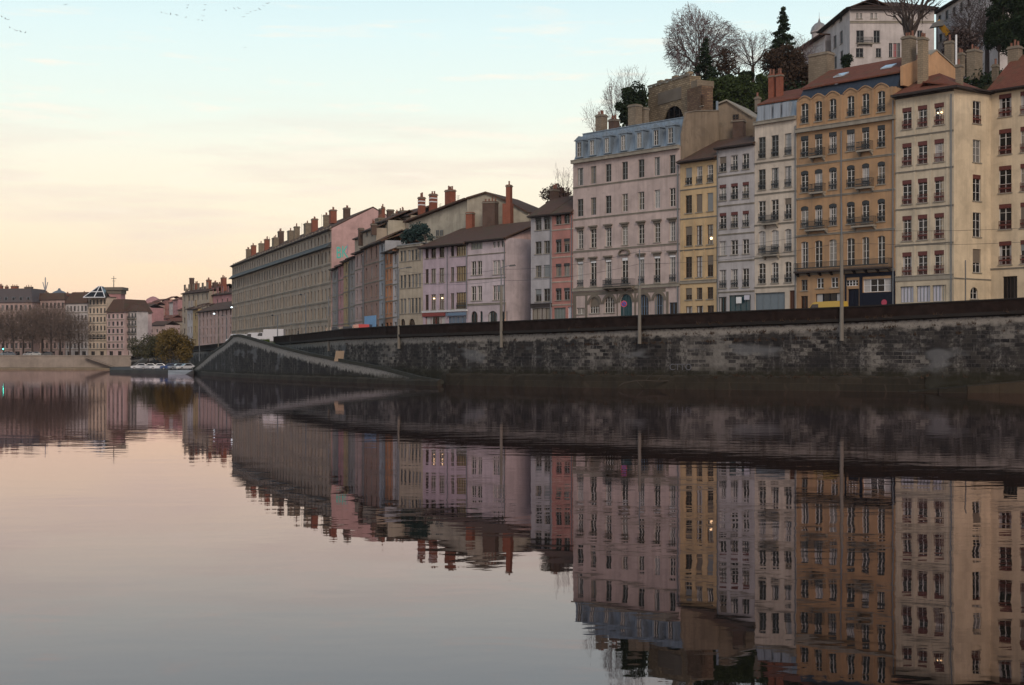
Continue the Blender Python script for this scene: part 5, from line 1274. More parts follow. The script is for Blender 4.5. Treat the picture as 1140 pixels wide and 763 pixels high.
bare_tree('bare_tree', 'dark bare tree before the long pale hill house', base(1082, 56, 222), 8.4, 8.6, 33, tips=2200, tw=.022, twm=TWIGD, base=.1, low=0)
bare_tree('bare_tree', 'dusky bare tree left of the tall dark cypress', base(1099, 60, 216), 8.0, 5.4, 34, tips=1200, tw=.02, twm=TWIGD, base=.1, low=0)

def conifer(name, label, loc, H, Wd, seed, leafm=LEAFD, n=2600, base_f=.06, size=.3, taper=1.0, group=None):
    rnd = random.Random(seed); e = empty(name, loc, 0, label=label, cat='tree', group=group)
    T = MB(); T.tube((0,0,-1),(0,0,H*.97), .22, .03, 7); C = MB(); st = random.getstate(); random.seed(seed)
    tiers = max(9, int(H*1.6))
    for i in range(tiers):
        f = i/(tiers-1); z = H*(base_f+(1-base_f)*f); rad = Wd/2*((1-f)**taper*.95+.05)*rnd.uniform(.8, 1.12)
        for k in range(max(5, int(9*(1-f)+4))):
            a = rnd.random()*6.283; rr = rad*rnd.uniform(.75, 1.1); tip = Vector((math.cos(a)*rr, math.sin(a)*rr, z-rr*.28)); p0 = Vector((0,0,z)); T.tube(p0, tip, .05, .01, 3, cap=False)
            for q in range(max(4, int(n/tiers/9*(.4+.6*(1-f)*1.5)))):
                g = rnd.random()**.7; leaf(C, p0.lerp(tip, g)+Vector((rnd.gauss(0,.16), rnd.gauss(0,.16), rnd.gauss(0,.13)-.1)), size)
    random.setstate(st)
    T.build('trunk', BARK, e); C.build('crown', leafm, e); return e
def bush(name, label, loc, H, Wd, seed, leafm=LEAFD, n=5000, size=.28, lobes=9, cat='tree', trunk=True, dp=None, group=None):
    rnd = random.Random(seed); e = empty(name, loc, 0, label=label, cat=cat, group=group); st = random.getstate(); random.seed(seed)
    C = MB(); T = MB(); L_ = []
    for i in range(lobes):
        L_.append((Vector((rnd.uniform(-.34,.34)*Wd, rnd.uniform(-.3,.3)*(dp or Wd), rnd.uniform(.22,.78)*H)), rnd.uniform(.16,.3)*min(H, Wd)))
    L_.append((Vector((0,0,H*.72)), H*.26)); T.tube((0,0,-1),(0,0,H*.6), .16, .05, 6)
    for c, r in L_: T.tube((0,0,H*.15), c, .07, .02, 4, cap=False)
    for i in range(n):
        c, r = rnd.choice(L_); d = Vector((rnd.gauss(0,1), rnd.gauss(0,1), rnd.gauss(0,1))).normalized(); leaf(C, c+d*r*rnd.uniform(.55,1.15), size)
    random.setstate(st); T.build('trunk', BARK, e); C.build('crown', leafm, e); return e
conifer('fir_tree', 'tall pointed fir standing against the sky beside the hill mansion', base(872, 88, 246), 12.2, 7.0, 5, n=12000, size=.26, taper=.8)
bush('shrub', 'reddish brown thicket at the foot of the fir', base(876, 92, 240), 6.6, 8.2, 6, LEAFB, 7000, .22)
conifer('fir_tree', 'small dark fir in front of the large round bare tree', base(786, 95, 236), 7.6, 5.6, 7, n=7000, size=.22, taper=.85)
bush('shrub', 'brown leafed shrub at the right edge of the large bare tree', base(812, 90, 240), 5.8, 4.2, 8, LEAFB, 1500, .22)
bush('evergreen_tree', 'dark rounded evergreen left of the stone terrace wall', base(709, 136, 222), 6.4, 4.6, 9, LEAFD, 5000, .24)
bush('evergreen_tree', 'low dark evergreen filling the gap beside the square tan chimney', base(698, 142, 220), 4.2, 3.4, 10, LEAFD, 2400, .24)
bush('hedge', 'dark clipped hedge along the hill crest below the bare trees', base(835, 97, 234), 2.6, 13, 12, LEAFD, 7000, .26, 16, 'hedge', dp=3)
bush('hedge', 'green ivy mound above the tan gable house', base(806, 119, 214), 4.6, 12, 13, LEAFG, 9000, .24, 14, 'hedge', dp=3)
bush('hedge', 'dark ivy mound behind the zinc attic of the rose house', base(828, 124, 214), 5.6, 9, 14, LEAFG, 7000, .22, 14, 'hedge', dp=3)
bush('hedge', 'dark undergrowth between the red chimneys and the tan stack', base(885, 104, 214), 4.4, 8, 16, LEAFB, 5000, .26, 12, 'hedge', dp=3)
bush('shrub', 'brown bushes above the grey house roof', base(619, 238, 228), 4.8, 5.2, 17, LEAFB, 2600, .2)
bush('evergreen_tree', 'dark round shrub in front of the mansion below its windows', base(944, 78, 225), 2.6, 2.2, 18, LEAFD, 1500, .2)
for x, y, H, W_, lab, sd_ in ((1112, 78, 17, 3.4, 'tall narrow cypress near the right edge', 41), (1133, 82, 16, 5.5, 'tall dark evergreen at the right edge of the photo', 43), (1150, 84, 19, 8, 'dark evergreen mass cut by the right edge', 45)):
    bush('evergreen_tree', lab, base(x, y, 205), H, W_, sd_, LEAFD, 12000, .2, 26)
bush('shrub', 'dark bush behind the chimneys of the corner house', base(1078, 84, 198), 6.5, 7, 44, TWIGD, 5000, .22)
bush('willow_tree', 'autumn willow with olive yellow leaves above the parked cars', base(190, 404, 372), 8.8, 10.5, 51, plain('willow_leaf', (.14,.095,.03), .85, .1, var=.4, sc_=.3), 7000, .26, 14)
bush('willow_tree', 'greyish green bushy tree left of the yellow willow', base(165, 402, 400), 7.8, 9.5, 52, plain('willow_grey', (.085,.08,.045), .85, .1, var=.4, sc_=.3), 6000, .26, 14)
bush('willow_tree', 'dark trunked tree right of the yellow willow', base(203, 400, 380), 7.0, 6, 53, plain('willow_dark', (.08,.06,.028), .85, .1, var=.4, sc_=.3), 3500, .26, 12)
for i, (x, y, w, lab) in enumerate(((455, 243, 1.8, 'left'), (462, 241, 2.4, 'middle'), (471.5, 238.5, 2.6, 'tallest'), (478, 240, 2.0, 'right'))):
    p = garden.a+garden.d*(garden.W*(i+.5)/4)+garden.n*1.2
    bush('potted_shrub', lab+' blue green shrub of the roof terrace on the greenish cream house', (p.x, p.y, ZB+garden.H+.3), w+.9, 2.6, 60+i, plain('leaf_blue', (.03,.055,.05), .8, .15, var=.4), 900, .2, 6, 'shrub', group='shrubs on the roof terrace')
# far plane trees (bare, brown) shared meshes
pos = [(4,494,15.5),(15,490,16.5),(26,496,17),(36,491,17.5),(47,494,18),(57,490,18),(67,495,17),(78,491,15.5),(88,493,13.5),(-8,492,16),(-20,492,16)]
protos = []
for s in (71, 72, 73): protos.append(bare_tree('plane_tree', 'x', (0,-500,0), 17, 15, s, tips=2200, r0=.3, tw=.028, twm=plain('twig_far', (.15,.11,.088), .9, .1), group='bare plane trees on the far quay', base=.3, low=.17))
ordn = ['first','second','third','fourth','fifth','sixth','seventh','eighth','ninth']
used = set()
for i, (x, D, h) in enumerate(pos):
    pz = protos[i % 3]; e = pz if i % 3 not in used else copy_tree(pz); used.add(i % 3)
    e.location = (gx(x, D), D, 4.5); e.rotation_euler = (0,0,i*2.1); e.scale = (h/16,)*3
    e['label'] = (ordn[i]+' bare brown plane tree from the left on the far quay') if i < 9 else 'bare plane tree beyond the left edge of the photo'
    if i == 8: e['label'] = 'rightmost and smallest bare plane tree on the far quay'

# =================================================================== lamp posts and cables
CONC = stucco('pole_concrete', (.2,.18,.15), .4); LITL = emit('lamp_white', (.8,.95,1), 3.5)
poles = [(937,379.5,262,226,'tall concrete pole before the ochre house and the yellow van',0),(712,383,318,278,'concrete pole in front of the pink house',0),(558,387,318,298,'concrete pole before the light lilac house',1),(444,388.5,355,300,'concrete pole left of the purple house',1),(366,391,352,330,'concrete pole in front of the pink gable end',0),(324,384,362,345,'short pole at the grassy top of the ramp',0)]
tops = []
for x, yb, ym, yt, lab, arm in poles:
    D = wd(x)-.62; p = at(x, yb, D); e = empty('lamp_post', tuple(p), 0, label=lab, cat='pole'); z = lambda y: (yb-y)/F*D
    m = MB(); m.tube((0,0,0),(0,0,z(ym)),.2,.15,10); m.box(-.12,.12,.1,.62,.4,.7); m.box(-.12,.12,.1,.62,1.6,1.9); m.build('pole', CONC, e)
    m = MB(); m.tube((0,0,z(ym)),(0,0,z(yt)),.075,.05,8); m.build('mast', ZINCD, e)
    if arm:
        m = MB(); m.tube((0,0,z(yt)),(1.0,0,z(yt)+.25),.05,.04,6); m.build('arm', ZINCD, e); m = MB(); m.hexa([(.9,-.15,z(yt)+.1),(1.7,-.15,z(yt)+.2),(1.7,.15,z(yt)+.2),(.9,.15,z(yt)+.1)], [(1,-.1,z(yt)+.3),(1.6,-.1,z(yt)+.36),(1.6,.1,z(yt)+.36),(1,.1,z(yt)+.3)]); m.build('lamp_head', IRON, e)
    tops.append(p+Vector((0,0,z(yt))))
for x, yb, yt, D, lab, lit in ((309,376,352,262,'slim grey street pole behind the parked truck',0),(243,388,350,322,'slim lamp post with a lit white lamp left of the ramp',1),(222,398,352,372,'slim lamp post at the left of the landing wall',0),(263,368,343,300,'lamp post with a lit white lamp before the long building',1),(252,383,352,330,'slim lamp post with double arm above the ramp apex',0),(340.5,372,329,258,'traffic light post with a dark head before the long building',0)):
    p = at(x, yb, D); e = empty('street_lamp', tuple(p), 0, label=lab, cat='street lamp'); h = (yb-yt)/F*D
    m = MB(); m.tube((0,0,-1),(0,0,h),.11,.07,8); m.build('pole', CONC if lit else ZINCD, e)
    m = MB(); m.tube((0,0,h),(-.9,0,h+.2),.05,.04,6); m.build('arm', ZINCD, e)
    m = MB(); m.lathe([(0,-.12),(.2,-.08),(.24,0),(.12,.12),(0,.16)], (-.95,0,h+.12), 10); m.build('lamp', LITL if lit else IRON, e)
def cable(a, b, sag, lab, r=.015, n=14):
    m = MB(); a = Vector(a); b = Vector(b); pr_ = a
    for i in range(1, n+1):
        f = i/n; q = a.lerp(b, f); q.z -= sag*4*f*(1-f); m.tube(pr_, q, r, r, 4, cap=False); pr_ = q
    tag(m.build('overhead_cable', IRON), lab, 'cable', group='overhead cables along the quay')
rr_ = at(1250, 150, 128); 
for k, dz in ((0, -.2), (1, -1.5)):
    prev = Vector((rr_.x, rr_.y, 15.8+dz)); nm = ['edge', 'first', 'second', 'third', 'fourth']
    for i, tp in enumerate(tops[:4]):
        q = Vector((tp.x, tp.y, min(tp.z, 15.8)+dz)); cable(prev, q, .5, ('upper' if k == 0 else 'lower')+' overhead cable '+['right of the pole before the ochre house','between the ochre house pole and the pink house pole','between the pink house pole and the lilac house pole','between the lilac house pole and the purple house pole'][i]); prev = q

# =================================================================== vehicles
TYRE = plain('tyre', (.015,.015,.015), .85); RIM = plain('rim', (.35,.35,.36), .35, metal=.7); CGL = plain('car_glass', (.015,.018,.022), .05, .7)
HL = plain('headlight', (.6,.6,.58), .15, .6); TL = plain('taillight', (.3,.01,.01), .3)
def vehicle(name, label, cat, loc, rz, paint, kind='car', group=None):
    e = empty(name, loc, rz, label=label, cat=cat, group=group)
    if kind == 'car':
        Lg, Wc = 4.1, 1.7; low = [(-2.05,.35),(-2.02,.75),(-1.9,.86),(-.95,.95),(1.35,.98),(1.95,.93),(2.05,.7),(2.05,.35)]; cab = [(-.95,.94),(-.25,1.42),(.95,1.44),(1.65,.97)]
    elif kind == 'van':
        Lg, Wc = 5.0, 1.9; low = [(-2.5,.4),(-2.48,.95),(-2.35,1.1),(-1.6,1.25),(2.45,1.25),(2.5,.4)]; cab = [(-1.62,1.24),(-1.05,2.0),(-.7,2.2),(2.3,2.22),(2.46,1.24)]
    else:
        Lg, Wc = 6.4, 2.3; low = [(-3.2,.5),(-3.2,1.3),(-2.9,1.5),(3.2,1.5),(3.2,.5)]; cab = [(-3.0,1.49),(-2.6,2.4),(-1.5,2.45),(-1.45,3.15),(3.2,3.2),(3.2,1.49)]
    b_ = MB(); hw = Wc/2
    b_.hexa([(p[0],-hw,p[1]) for p in low], [(p[0],hw,p[1]) for p in low])
    cz = (min(p[1] for p in cab)+max(p[1] for p in cab))/2
    ins = lambda p: hw-.04-(.16 if p[1] > cz and kind == 'car' else .06)
    b_.hexa([(p[0],-ins(p),p[1]) for p in cab], [(p[0],ins(p),p[1]) for p in cab]); b_.build('body', paint, e)
    m = MB()
    if kind == 'car':
        for s in (-1, 1): y1 = s*(hw-.035); y2 = s*(hw-.188); m.face([(-.72,y1,1.0),(1.3,y1,1.0),(.88,y2,1.38),(-.2,y2,1.38)])
        m.face([(-.93,-.66,.97),(-.93,.66,.97),(-.29,.58,1.4),(-.29,-.58,1.4)]); m.face([(1.64,-.66,1.0),(1.64,.66,1.0),(1.0,.58,1.41),(1.0,-.58,1.41)])
    elif kind == 'van':
        for s in (-1, 1): y1 = s*(hw-.09); m.face([(-1.45,y1,1.3),(-.2,y1,1.3),(-.2,y1,1.95),(-1.0,y1,1.95)])
        m.face([(-1.62,-.75,1.3),(-1.62,.75,1.3),(-1.1,.7,1.98),(-1.1,-.7,1.98)])
    else:
        for s in (-1, 1): y1 = s*(hw-.09); m.face([(-2.85,y1,1.6),(-1.7,y1,1.6),(-1.7,y1,2.3),(-2.55,y1,2.3)])
        m.face([(-3.03,-.95,1.6),(-3.03,.95,1.6),(-2.66,.9,2.35),(-2.66,-.9,2.35)])
    m.build('window', CGL, e)
    r = .31 if kind == 'car' else .38
    for wx in (-Lg*.31, Lg*.31):
        for s in (-1, 1):
            w = MB(); w.tube((wx, s*(hw-.18), r),(wx, s*(hw+.015), r), r, r, 16); wo = w.build('wheel', TYRE, e)
            w = MB(); w.tube((wx, s*(hw+.016), r),(wx, s*(hw+.03), r), r*.6, r*.6, 12); w.build('rim', RIM, wo)
    zf = .72 if kind == 'car' else .9
    for s in (-1, 1):
        h = MB(); h.box(-Lg/2-.03, -Lg/2+.1, s*(hw-.4)-.16, s*(hw-.4)+.16, zf-.09, zf+.09); h.build('headlight', HL, e)
        h = MB(); h.box(Lg/2-.1, Lg/2+.03, s*(hw-.22)-.12, s*(hw-.22)+.12, zf-.1, zf+.1); h.build('taillight', TL, e)
    return e
def paint(n, c): return plain('paint_'+n, c, .3, .5, coat=.7, var=.04)
SD = math.atan2(-.743, .669)
p = at(918, 402, 151); vehicle('parked_van', 'yellow van with only its roof showing above the parapet before the ochre house', 'van', (p.x, p.y, street_z(918)), SD, paint('yellow', (.5,.32,.04)), 'van')
p = at(301.5, 402, 276); vehicle('parked_truck', 'white box truck parked at the top of the ramp', 'truck', (p.x, p.y, 6.35), R(-5), paint('white', (.55,.55,.57)), 'truck').scale = (.85,)*3
p = at(283, 402, 285); vehicle('parked_van', 'white van left of the box truck above the ramp', 'van', (p.x, p.y, 6.35), R(-20), paint('white', (.7,.7,.72)), 'van')
for x, D, c, n, lab in ((272,286,(.55,.56,.58),'silver','silver car left of the white van above the ramp apex'),(263.5,300,(.6,.62,.65),'pale','pale car at the ramp apex under the lit lamp')):
    p = at(x, 402, D); vehicle('parked_car', lab, 'car', (p.x, p.y, 6.35), R(-40), paint(n, c), 'van' if n == 'pale' else 'car')
for x, D, c, n, lab, kd in ((370.5,240,(.012,.012,.014),'black','dark van above the parapet before the slim blue grey house','van'),(383,236,(.02,.02,.025),'black','dark van above the parapet before the mustard house','van'),(400.5,222,(.45,.03,.02),'red','red van roof above the parapet left of the blue hoarding','van')):
    p = at(x, 402, D); vehicle('parked_van', lab, 'van', (p.x, p.y, 6.35), R(-68), paint(n, c), kd)
for x, D, rz, c, n, lab in ((155.5,336,18,(.5,.53,.56),'silver','silver car at the left end of the cars parked on the landing'),(166,332,12,(.35,.37,.4),'grey','grey car second from the left on the landing'),(176.5,328,15,(.62,.65,.68),'pale','pale car in the middle of the landing beside the dark tree trunk'),(188,326,20,(.03,.07,.2),'blue','blue car on the landing between the pale cars'),(197.5,325,28,(.25,.27,.3),'dim','dull grey car behind the white car on the landing'),(207,322,35,(.68,.72,.76),'white','white car at the right end of the landing below the wall')):
    p = at(x, 402, D); vehicle('parked_car', lab, 'car', (p.x, p.y, .86), R(rz), paint(n, c), group='cars parked on the low landing')
# cars on the far quay
for i, (x, c) in enumerate(((5,(.2,.24,.26)),(11,(.1,.12,.14)),(33,(.3,.3,.3)),(40,(.4,.4,.38)),(53,(.05,.05,.05)))):
    p = at(x, 402, 484); vehicle('parked_car', ['greenish','dark','grey','pale','black'][i]+' car on the far quay '+['at the far left of the photo','beside the leftmost greenish car','below the third plane tree','below the fourth plane tree','below the fifth plane tree'][i], 'car', (p.x, p.y, 4.55), R(4), paint('far%d' % i, c), group='cars on the far quay')
p = at(3.8, 390, 483); e = empty('traffic_light', (p.x, p.y, 4.5), 0, label='green traffic light on the far quay at the left edge', cat='traffic light')
m = MB(); m.tube((0,0,0),(0,0,2.6),.07,.07,6); m.build('pole', IRON, e); m = MB(); m.box(-.2,.2,-.15,.15,2.2,3.2); m.build('housing', IRON, e); m = MB(); m.tube((0,-.2,2.45),(0,-.151,2.45),.17,.17,10); m.build('lamp', emit('green_light', (.1,1,.7), 14), e)

# =================================================================== signs, hoarding, people, crane, driftwood
p = at(412.2, 402, 238); e = empty('hoarding', (p.x, p.y, 6.35), R(-66)+0, label='blue painted hoarding with dark scrawl before the brown pink house', cat='hoarding')
m = MB(); m.box(-3.0, 3.0, -.05, .05, 1.6, 4.1); m.build('board', plain('hoarding_blue', (.14,.3,.5), .6, var=.25, sc_=.7), e)
for dx in (-2.6, 0, 2.6): m = MB(); m.box(dx-.06, dx+.06, .06, .18, 0, 4.0); m.build('post', WBROWN, e)
m = MB(); m.hexa([(-.9,-.06,2.0),(1.0,-.06,1.9),(1.3,-.06,2.6),(-.3,-.06,2.7)], [(-.9,-.052,2.0),(1.0,-.052,1.9),(1.3,-.052,2.6),(-.3,-.052,2.7)]); m.build('scrawl', plain('scrawl_dark', (.02,.03,.08), .6), e)
def round_sign(x, y, D, lab, c1, c2, zb_):
    p = at(x, y, D); e = empty('road_sign', (p.x, p.y, zb_), 0, label=lab, cat='road sign'); h = p.z-zb_
    m = MB(); m.tube((0,0,0),(0,0,h+.4),.035,.035,8); m.build('pole', ZINCD, e); m = MB(); m.tube((0,-.06,h),(0,-.04,h),.36,.36,20); di = m.build('disc', c1, e)
    m = MB(); m.tube((0,-.07,h),(0,-.061,h),.25,.25,20); m.build('face', c2, di); m = MB(); u = Vector((.19,0,.19)); m.tube(Vector((-.19,-.076,h+.19)), Vector((.19,-.076,h-.19)), .045,.045,4); m.build('bar', c1, di)
RS = plain('sign_red', (.4,.05,.09), .5); BS = plain('sign_blue', (.04,.06,.3), .5)
round_sign(694.5, 338.5, 156, 'red and blue no parking sign before the door of the pink house', RS, BS, street_z(694))
def person(x, D, zf, lab, coat, rz=0, trous=None):
    e = empty('person', (gx(x, D), D, zf), rz, label=lab, cat='person')
    J = [(0,0,.95),(0,0,1.2),(0,0,1.42),(0,0,1.52),(0,.0,1.66),(.1,0,.92),(.12,.03,.5),(.12,.06,.06),(.12,-.12,.03),(-.1,0,.92),(-.12,-.06,.5),(-.12,-.02,.06),(-.12,-.2,.03),(.19,0,1.38),(.25,.02,1.12),(.24,-.06,.86),(.24,-.09,.78),(-.19,0,1.38),(-.25,.02,1.12),(-.24,-.06,.86),(-.24,-.09,.78)]
    E = [(0,1),(1,2),(2,3),(3,4),(0,5),(5,6),(6,7),(7,8),(0,9),(9,10),(10,11),(11,12),(2,13),(13,14),(14,15),(15,16),(2,17),(17,18),(18,19),(19,20)]
    RD = [.15,.16,.15,.055,.1,.1,.065,.05,.045,.1,.065,.05,.045,.07,.05,.04,.035,.07,.05,.04,.035]
    me = bpy.data.meshes.new('body'); me.from_pydata(J, E, []); o = put('body', me, e); me.materials.append(coat)
    md = o.modifiers.new('skin', 'SKIN'); sv = me.skin_vertices[0].data if me.skin_vertices else None
    if sv is None:
        import bmesh; bm = bmesh.new(); bm.from_mesh(me); bm.verts.layers.skin.verify(); bm.to_mesh(me); bm.free(); sv = me.skin_vertices[0].data
    for q, r in zip(sv, RD): q.radius = (r, r*.8); 
    sv[0].use_root = True
    o.modifiers.new('sub', 'SUBSURF').levels = 1; o.modifiers['sub'].render_levels = 2
    h = MB(); h.lathe([(0,.16),(.07,.15),(.108,.09),(.115,.02),(.09,-.06)], (0,.02,1.68), 12); h.build('hair', IRON, e, smooth=True)
    return e
COAT = plain('coat_dark', (.018,.018,.022), .85)
person(584.5, 196, 6.45, 'person in dark coat standing by the peach flank wall', COAT, .3); person(332, 250, 6.35, 'person in dark coat walking behind the parapet near the ramp', COAT, 1.2)
person(609.5, 196, 6.45, 'person in dark coat at the shop entrance of the grey house', plain('coat_red', (.08,.02,.02), .85), -.4)
# crane boom over the rear roofs
cr = empty('yellow_crane', base(1052, 60, 200), 0, label='yellow crane boom rising behind the corner house roof', cat='crane')
def cp(x, y, dy=0): q = at(x, y, 200+dy)-at(1052, 60, 200); return q
YP = plain('crane_yellow', (.5,.27,.03), .5)
m = MB(); a, c = cp(1045, 25), cp(1060.5, 45, 3); m.tube(a, c, .5, .62, 4); m.build('boom', YP, cr); m = MB(); m.tube(cp(1060.5,45,3), cp(1066,62,4), .8, .9, 4); m.build('base', YP, cr)
m = MB(); a = cp(1043, 27.5); m.hexa([(a.x-1,a.y-.4,a.z-.5),(a.x+.9,a.y-.4,a.z-.2),(a.x+.9,a.y+.4,a.z-.2),(a.x-1,a.y+.4,a.z-.5)], [(a.x-.5,a.y-.3,a.z+.2),(a.x+.7,a.y-.3,a.z+.7),(a.x+.7,a.y+.3,a.z+.7),(a.x-.5,a.y+.3,a.z+.2)]); m.build('head', IRON, cr)
m = MB(); m.tube(cp(1043.5, 28), cp(1043.5, 60), .06, .06, 5); m.build('cable', IRON, cr)
# stranded branch at the foot of the wall
e = empty('driftwood', base(725, 427, wd(725)-1.6), 0, label='bare branch stranded at the foot of the quay wall', cat='driftwood')
m = MB(); q = [(-2.9,0,.0),(-1.6,-.1,.28),(-.6,0,.3),(.6,-.1,.2),(1.9,0,.24),(2.8,0,.1)]
for a, c in zip(q, q[1:]): m.tube(a, c, .09, .08, 6)
m.tube(q[1], (-.9,-.3,-.4), .07, .04, 5); m.tube(q[2], (.2,-.2,1.1), .05, .02, 5); m.tube(q[3], (1.2,-.3,1.0), .05, .02, 5); m.tube(q[0], (-3.4,0,-.3), .07, .05, 5); m.build('branch', plain('wet_wood', (.035,.026,.018), .8), e)
gt = tag(put('graffiti', text_mesh('CTTO', .95, plain('graffiti_white', (.1,.1,.11), .8, var=.6, sc_=5), bold=.0)), 'faded whitish graffiti letters low on the quay wall', 'graffiti')
a = Vector((gx(745, wd(745)), wd(745))); c = Vector((gx(780, wd(780)), wd(780))); d = c-a; gt.location = (a.x+.0, a.y-.08, 1.95); gt.rotation_euler = (R(90), 0, math.atan2(d.y, d.x))
wm_ = MB()
for _ in range(260):
    x = random.choice((random.uniform(360, 1200), random.uniform(600, 1000))); D = wd(x)-random.choice((.47, .12)); low = random.random() < .12
    if low: D = wd(x)-.5; z0 = 1.2+random.uniform(-.1,.4)
    else: z0 = tz(x)-random.choice((1.2, 1.6, 2.2, 3.0))
    if not low and z0 < tz(x)-1.5: D = wd(x)-.08
    for q in range(random.randint(4, 14)):
        s_ = random.uniform(.05, .2); px = gx(x, D)+random.gauss(0,.16); wm_.face([(px-.04, D-.02, z0), (px+.04, D-.03, z0), (px+random.gauss(0,.14), D-random.uniform(.05,.25), z0+s_*random.choice((2, 1.5, -1)))])
tag(wm_.build('weeds', LEAFB), 'small weeds and dry tufts growing from the quay wall joints', 'weeds', kind='stuff')
# small notice leaning on the ramp
nb = MB(); p = at(377.5, 394, 197); nb.hexa([(p.x-.7,p.y,2.85),(p.x+.6,p.y-.3,2.85),(p.x+.6,p.y-.25,2.85),(p.x-.7,p.y+.05,2.85)], [(p.x-.45,p.y+.2,4.3),(p.x+.75,p.y-.1,4.3),(p.x+.75,p.y-.05,4.3),(p.x-.45,p.y+.25,4.3)])
tag(nb.build('board', stucco('board_ochre', (.3,.22,.15), .4)), 'tan board leaning at the foot of the pole on the ramp', 'board')

# birds
birds = [(2,19),(6,21),(9,22),(11,31),(16,33),(18,34.5),(23,35.5),(28,36.5),(73,5.5),(180,14),(185,15.5),(190,16),(197,17),(207,19.5),(209,6),(208.5,9),(221,22.5),(225,23),(226,18),(227,11.5),(228,5.5),(252,12),(261,10),(266,9.5),(271,19),(276,15.5),(279,13.5),(284,12),(289,10.5),(294,7),(298,4),(273,53)]
wb = MB(); wb.hexa([(-.25,-.05,-.04),(.25,-.02,-.02),(.25,.02,-.02),(-.25,.05,-.04)], [(-.2,-.04,.05),(.22,-.01,.02),(.22,.01,.02),(-.2,.04,.05)])
wb.hexa([(-.1,.05,.02),(.1,.05,.02),(.02,.6,.16),(-.08,.6,.16)], [(-.1,.05,.035),(.1,.05,.035),(.02,.6,.175),(-.08,.6,.175)]); wb.hexa([(-.1,-.05,.02),(.1,-.05,.02),(.02,-.6,.16),(-.08,-.6,.16)], [(-.1,-.05,.035),(.1,-.05,.035),(.02,-.6,.175),(-.08,-.6,.175)])
bmesh_ = wb.mesh('flying_bird', plain('feather_grey', (.3,.31,.32), .8))
for x, y in birds:
    o = bpy.data.objects.new('flying_bird', bmesh_); col.objects.link(o); o.location = at(x, y, 470+random.uniform(-20,20)); o.rotation_euler = (random.uniform(-.4,.4), random.uniform(-.3,.3), random.uniform(0,6.28)); o.scale = (1.15,)*3
    tag(o, 'small distant bird in '+('the short flock at the top left corner' if x < 60 else 'the loose flock along the top edge of the sky'), 'bird', 'birds at the top left corner' if x < 60 else 'birds along the top of the sky')

# =================================================================== river
def water():
    m_ = bpy.data.materials.new('river_water'); t = nt(m_); g = t.nodes.new('ShaderNodeNewGeometry'); P = g.outputs['Position']
    n1 = noise(t, scaled(t, P, (.55, .8, 1)), 1.0, 2, .5); n2 = noise(t, scaled(t, P, (.1, .16, 1)), 1.0, 3, .5); n3 = noise(t, scaled(t, P, (2.2, 3.4, 1)), 1.0, 2, .5)
    calm = mrange(t, noise(t, scaled(t, P, (.012, .03, 1)), 1.0, 3, .6), .42, .62, .35, 1.0)
    def ma(op, a, b):
        n = t.nodes.new('ShaderNodeMath'); n.operation = op
        for i, q in enumerate((a, b)):
            if hasattr(q, 'links'): L(t, q, n.inputs[i])
            else: n.inputs[i].default_value = q
        return n.outputs[0]
    h = ma('ADD', ma('ADD', ma('MULTIPLY', ma('MULTIPLY', n1, W1), ma('ADD', calm, .25)), ma('MULTIPLY', n2, W2)), ma('MULTIPLY', ma('MULTIPLY', n3, W3), calm))
    u = t.nodes.new('ShaderNodeBump'); u.inputs['Strength'].default_value = 1; u.inputs['Distance'].default_value = 1; L(t, h, u.inputs['Height'])
    d = t.nodes.new('ShaderNodeBsdfDiffuse'); d.inputs[0].default_value = (.007,.007,.005,1); L(t, u.outputs[0], d.inputs['Normal'])
    gl = t.nodes.new('ShaderNodeBsdfGlossy'); gl.inputs['Color'].default_value = (1,.88,.93,1); gl.inputs['Roughness'].default_value = .015; L(t, u.outputs[0], gl.inputs['Normal'])
    fr = t.nodes.new('ShaderNodeFresnel'); fr.inputs['IOR'].default_value = 1.33; L(t, u.outputs[0], fr.inputs['Normal'])
    mx = t.nodes.new('ShaderNodeMixShader'); L(t, fr.outputs[0], mx.inputs[0]); L(t, d.outputs[0], mx.inputs[1]); L(t, gl.outputs[0], mx.inputs[2])
    oo = t.nodes.new('ShaderNodeOutputMaterial'); L(t, mx.outputs[0], oo.inputs[0]); return m_
W1, W2, W3 = .0045, .006, .0009
m = MB(); m.face([(-2500,-60,0),(2500,-60,0),(2500,1400,0),(-2500,1400,0)]); o = m.build('river', water()); o['kind'] = 'structure'

# =================================================================== sky, added fill light, camera
HZ = .00006
if HZ:
    hm = bpy.data.materials.new('haze_air'); t = nt(hm); v_ = t.nodes.new('ShaderNodeVolumePrincipled'); v_.inputs['Color'].default_value = (.9,.88,.9,1); v_.inputs['Density'].default_value = HZ; v_.inputs['Anisotropy'].default_value = .2
    oo = t.nodes.new('ShaderNodeOutputMaterial'); L(t, v_.outputs[0], oo.inputs['Volume'])
    m = MB(); m.box(-3100, 3100, -120, 1510, -2.6, 110); m.build('haze', hm)['kind'] = 'stuff'
w = bpy.data.worlds.new('World'); sc.world = w; w.use_nodes = True; t = w.node_tree; t.nodes.clear()
tc = t.nodes.new('ShaderNodeTexCoord').outputs['Generated']
s = t.nodes.new('ShaderNodeSeparateXYZ'); L(t, tc, s.inputs[0])
def ramp(t, fac, stops, mode='EASE'):
    r = t.nodes.new('ShaderNodeValToRGB'); r.color_ramp.interpolation = mode; e = r.color_ramp.elements
    while len(e) < len(stops): e.new(.5)
    for q, (p, c) in zip(e, stops): q.position = p; q.color = c4(c)
    L(t, fac, r.inputs[0]); return r.outputs[0]
def lin(*c): return tuple(((q/255+.055)/1.055)**2.4 if q > 10 else q/255/12.92 for q in c)
